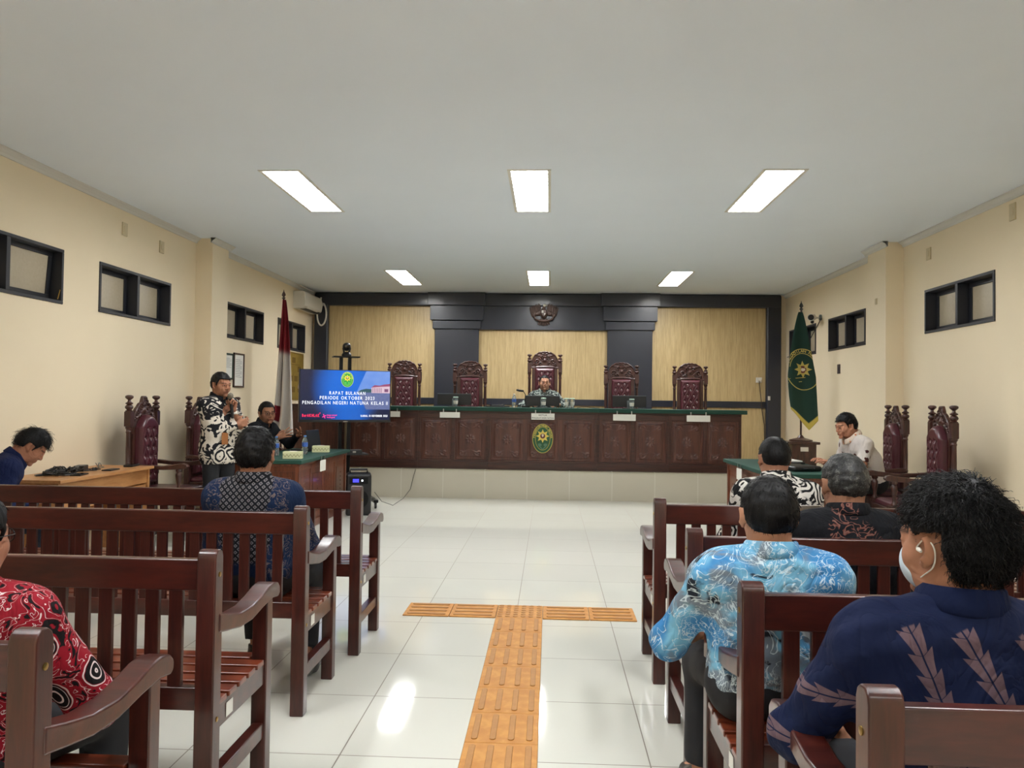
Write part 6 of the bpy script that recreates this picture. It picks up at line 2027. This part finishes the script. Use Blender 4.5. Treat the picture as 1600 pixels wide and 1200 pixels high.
# 7 man in white floral shirt at the right clerk table
d_ = (-.97, -.14)
I = person('seated man in a white shirt with dark flowers at the right clerk table', (3.34, 8.10, 0), face_rot(*d_),
       sit(.51, lean=.36, bend=.18, head=(.10, .22, 0), s=1.03, sleeve=-.35, fat=.03, handR=(.16, .46, .80), handL=(-.16, .50, .80), kneeR=(.12, .40, .53), kneeL=(-.12, .40, .53), footR=(.12, .34, .09), footL=(-.12, .34, .09), collar_mat=F_collar),
       F_white, (176, 124, 98), dict(th=.013, line=.070, strands=900, len=.022, top=.010, side=-.008), M_trouser, h=.0042)

# 8 short haired man in black and white batik, right front bench
person('short haired man in black and white curl batik on the front right bench', (1.20, 4.06, 0), -.05,
       sit(.45, slump=.92, lean=.06, bend=.18, head=(.12, .15, 0), s=.97, sleeve=.5, handR=(.15, .36, .60), handL=(-.17, .34, .58), ch=.007),
       F_bw, (150, 106, 84), dict(th=.0055, strands=2500, len=.009, nape=-.045, side=.0, amp=.0006, up=.5), M_trouser, h=.006)

# 9 grey haired man in black
I = person('grey haired man in black batik with brown figures, second right bench', (1.21, 3.13, 0), .0,
       sit(.45, slump=.82, lean=.03, bend=.12, head=(.05, .10, 0), s=.98, fat=.012, hs=1.05, sleeve=.5, handR=(.15, .38, .64), handL=(-.20, .36, .68), ch=.007, stubble=1),
       F_black, (150, 108, 86), dict(th=.008, strands=900, len=.014, nape=-.055, side=-.02, mat=M_hairg, up=.2), M_trouser, h=.006)
n0 = I['T2']
MB().tube([n0(-.11, .03, .455), n0(-.085, -.03, .487), n0(-.05, -.075, .485), n0(0, -.093, .482), n0(.05, -.075, .485), n0(.085, -.03, .487), n0(.11, .03, .455)], .008, 8).build('orange_piping', plain('tan piping', (150, 100, 70), .7), I['root'])
r = empty('paper_sheet', (1.06, 3.50, .80), .2, 'white paper held up in front of the grey haired man', 'paper')
mb = MB(); mb.box((0, 0, .06), (.21, .002, .28), Rx(.9)); mb.build('sheet', M_paper, r, smooth=False)

# 10 man in light blue batik
person('man in light blue batik with black hair, third right bench behind the grey haired man', (.675, 2.34, 0), .0,
       sit(.45, slump=.79, lean=.0, bend=.10, head=(-.02, .08, 0), s=.97, shoulder=.180, sleeve=.35, handR=(.15, .36, .60), handL=(-.16, .34, .60), elbowL=(-1.2, -.5, -1), ch=.006, wrinkle=.009),
       F_blue, (168, 120, 94), dict(th=.0105, strands=2600, len=.013, nape=-.055, side=-.012, amp=.001, up=.35, h=.004), M_trouser, h=.005)

# 11 curly haired person with mask
I = person('curly haired person in deep blue leaf batik with a face mask, nearest on the right', (.845, 1.60, 0), -.02,
       sit(.45, slump=.86, lean=.0, bend=.06, head=(.47, .06, .0), s=1.0, shoulder=.185, sleeve=.35, handR=(.15, .36, .60), handL=(-.18, .36, .60), elbowL=(-1.1, -.4, -1), ch=.006, wrinkle=.012, collar_mat=F_navyc),
       F_leaf, (152, 106, 82), dict(th=.020, strands=9000, len=.030, nape=-.085, side=.030, line=.072, amp=.004, fq=70, curl=.005, up=.40, h=.005, top=.006, ear=(.040, -.046), burn=0, fr=.045), M_trouser, h=.004)
def HT(*p): return I['HT'](*p)
# mask
Mf = Field(); hR = I['hR']
Mf.el(HT(0, .046, -.038), (.061, .062, .060), hR, .0)
Mf.el(HT(0, .088, -.03), (.020, .025, .028), hR, .03)
Mf.cut(HT(0, .028, 0), hR @ V3(0, -1, 0)); Mf.cut(HT(0, 0, .006), hR @ V3(0, -.25, 1))
v_, q_ = Mf.mesh(.004); link('face_mask', np_mesh('face_mask', v_, q_), plain('pale blue mask', (200, 214, 226), .8, var=.05), I['root'])
for sx in (-1, 1):
    MB().tube(smooth_pts([HT(sx * .059, .036, .0), HT(sx * .074, .018, .010), HT(sx * .086, -.010, .030), HT(sx * .088, -.034, .012), HT(sx * .080, -.024, -.028), HT(sx * .070, .008, -.048), HT(sx * .055, .040, -.066)]), .0016, 6).build('mask_strap', M_white, I['root'])
mb = MB(); mb.tube([HT(-.088, .004, .004), HT(-.098, -.002, .006), HT(-.100, -.010, .002)], [.005, .0045, .003], 10)
mb.build('earphone', M_white, I['root'])
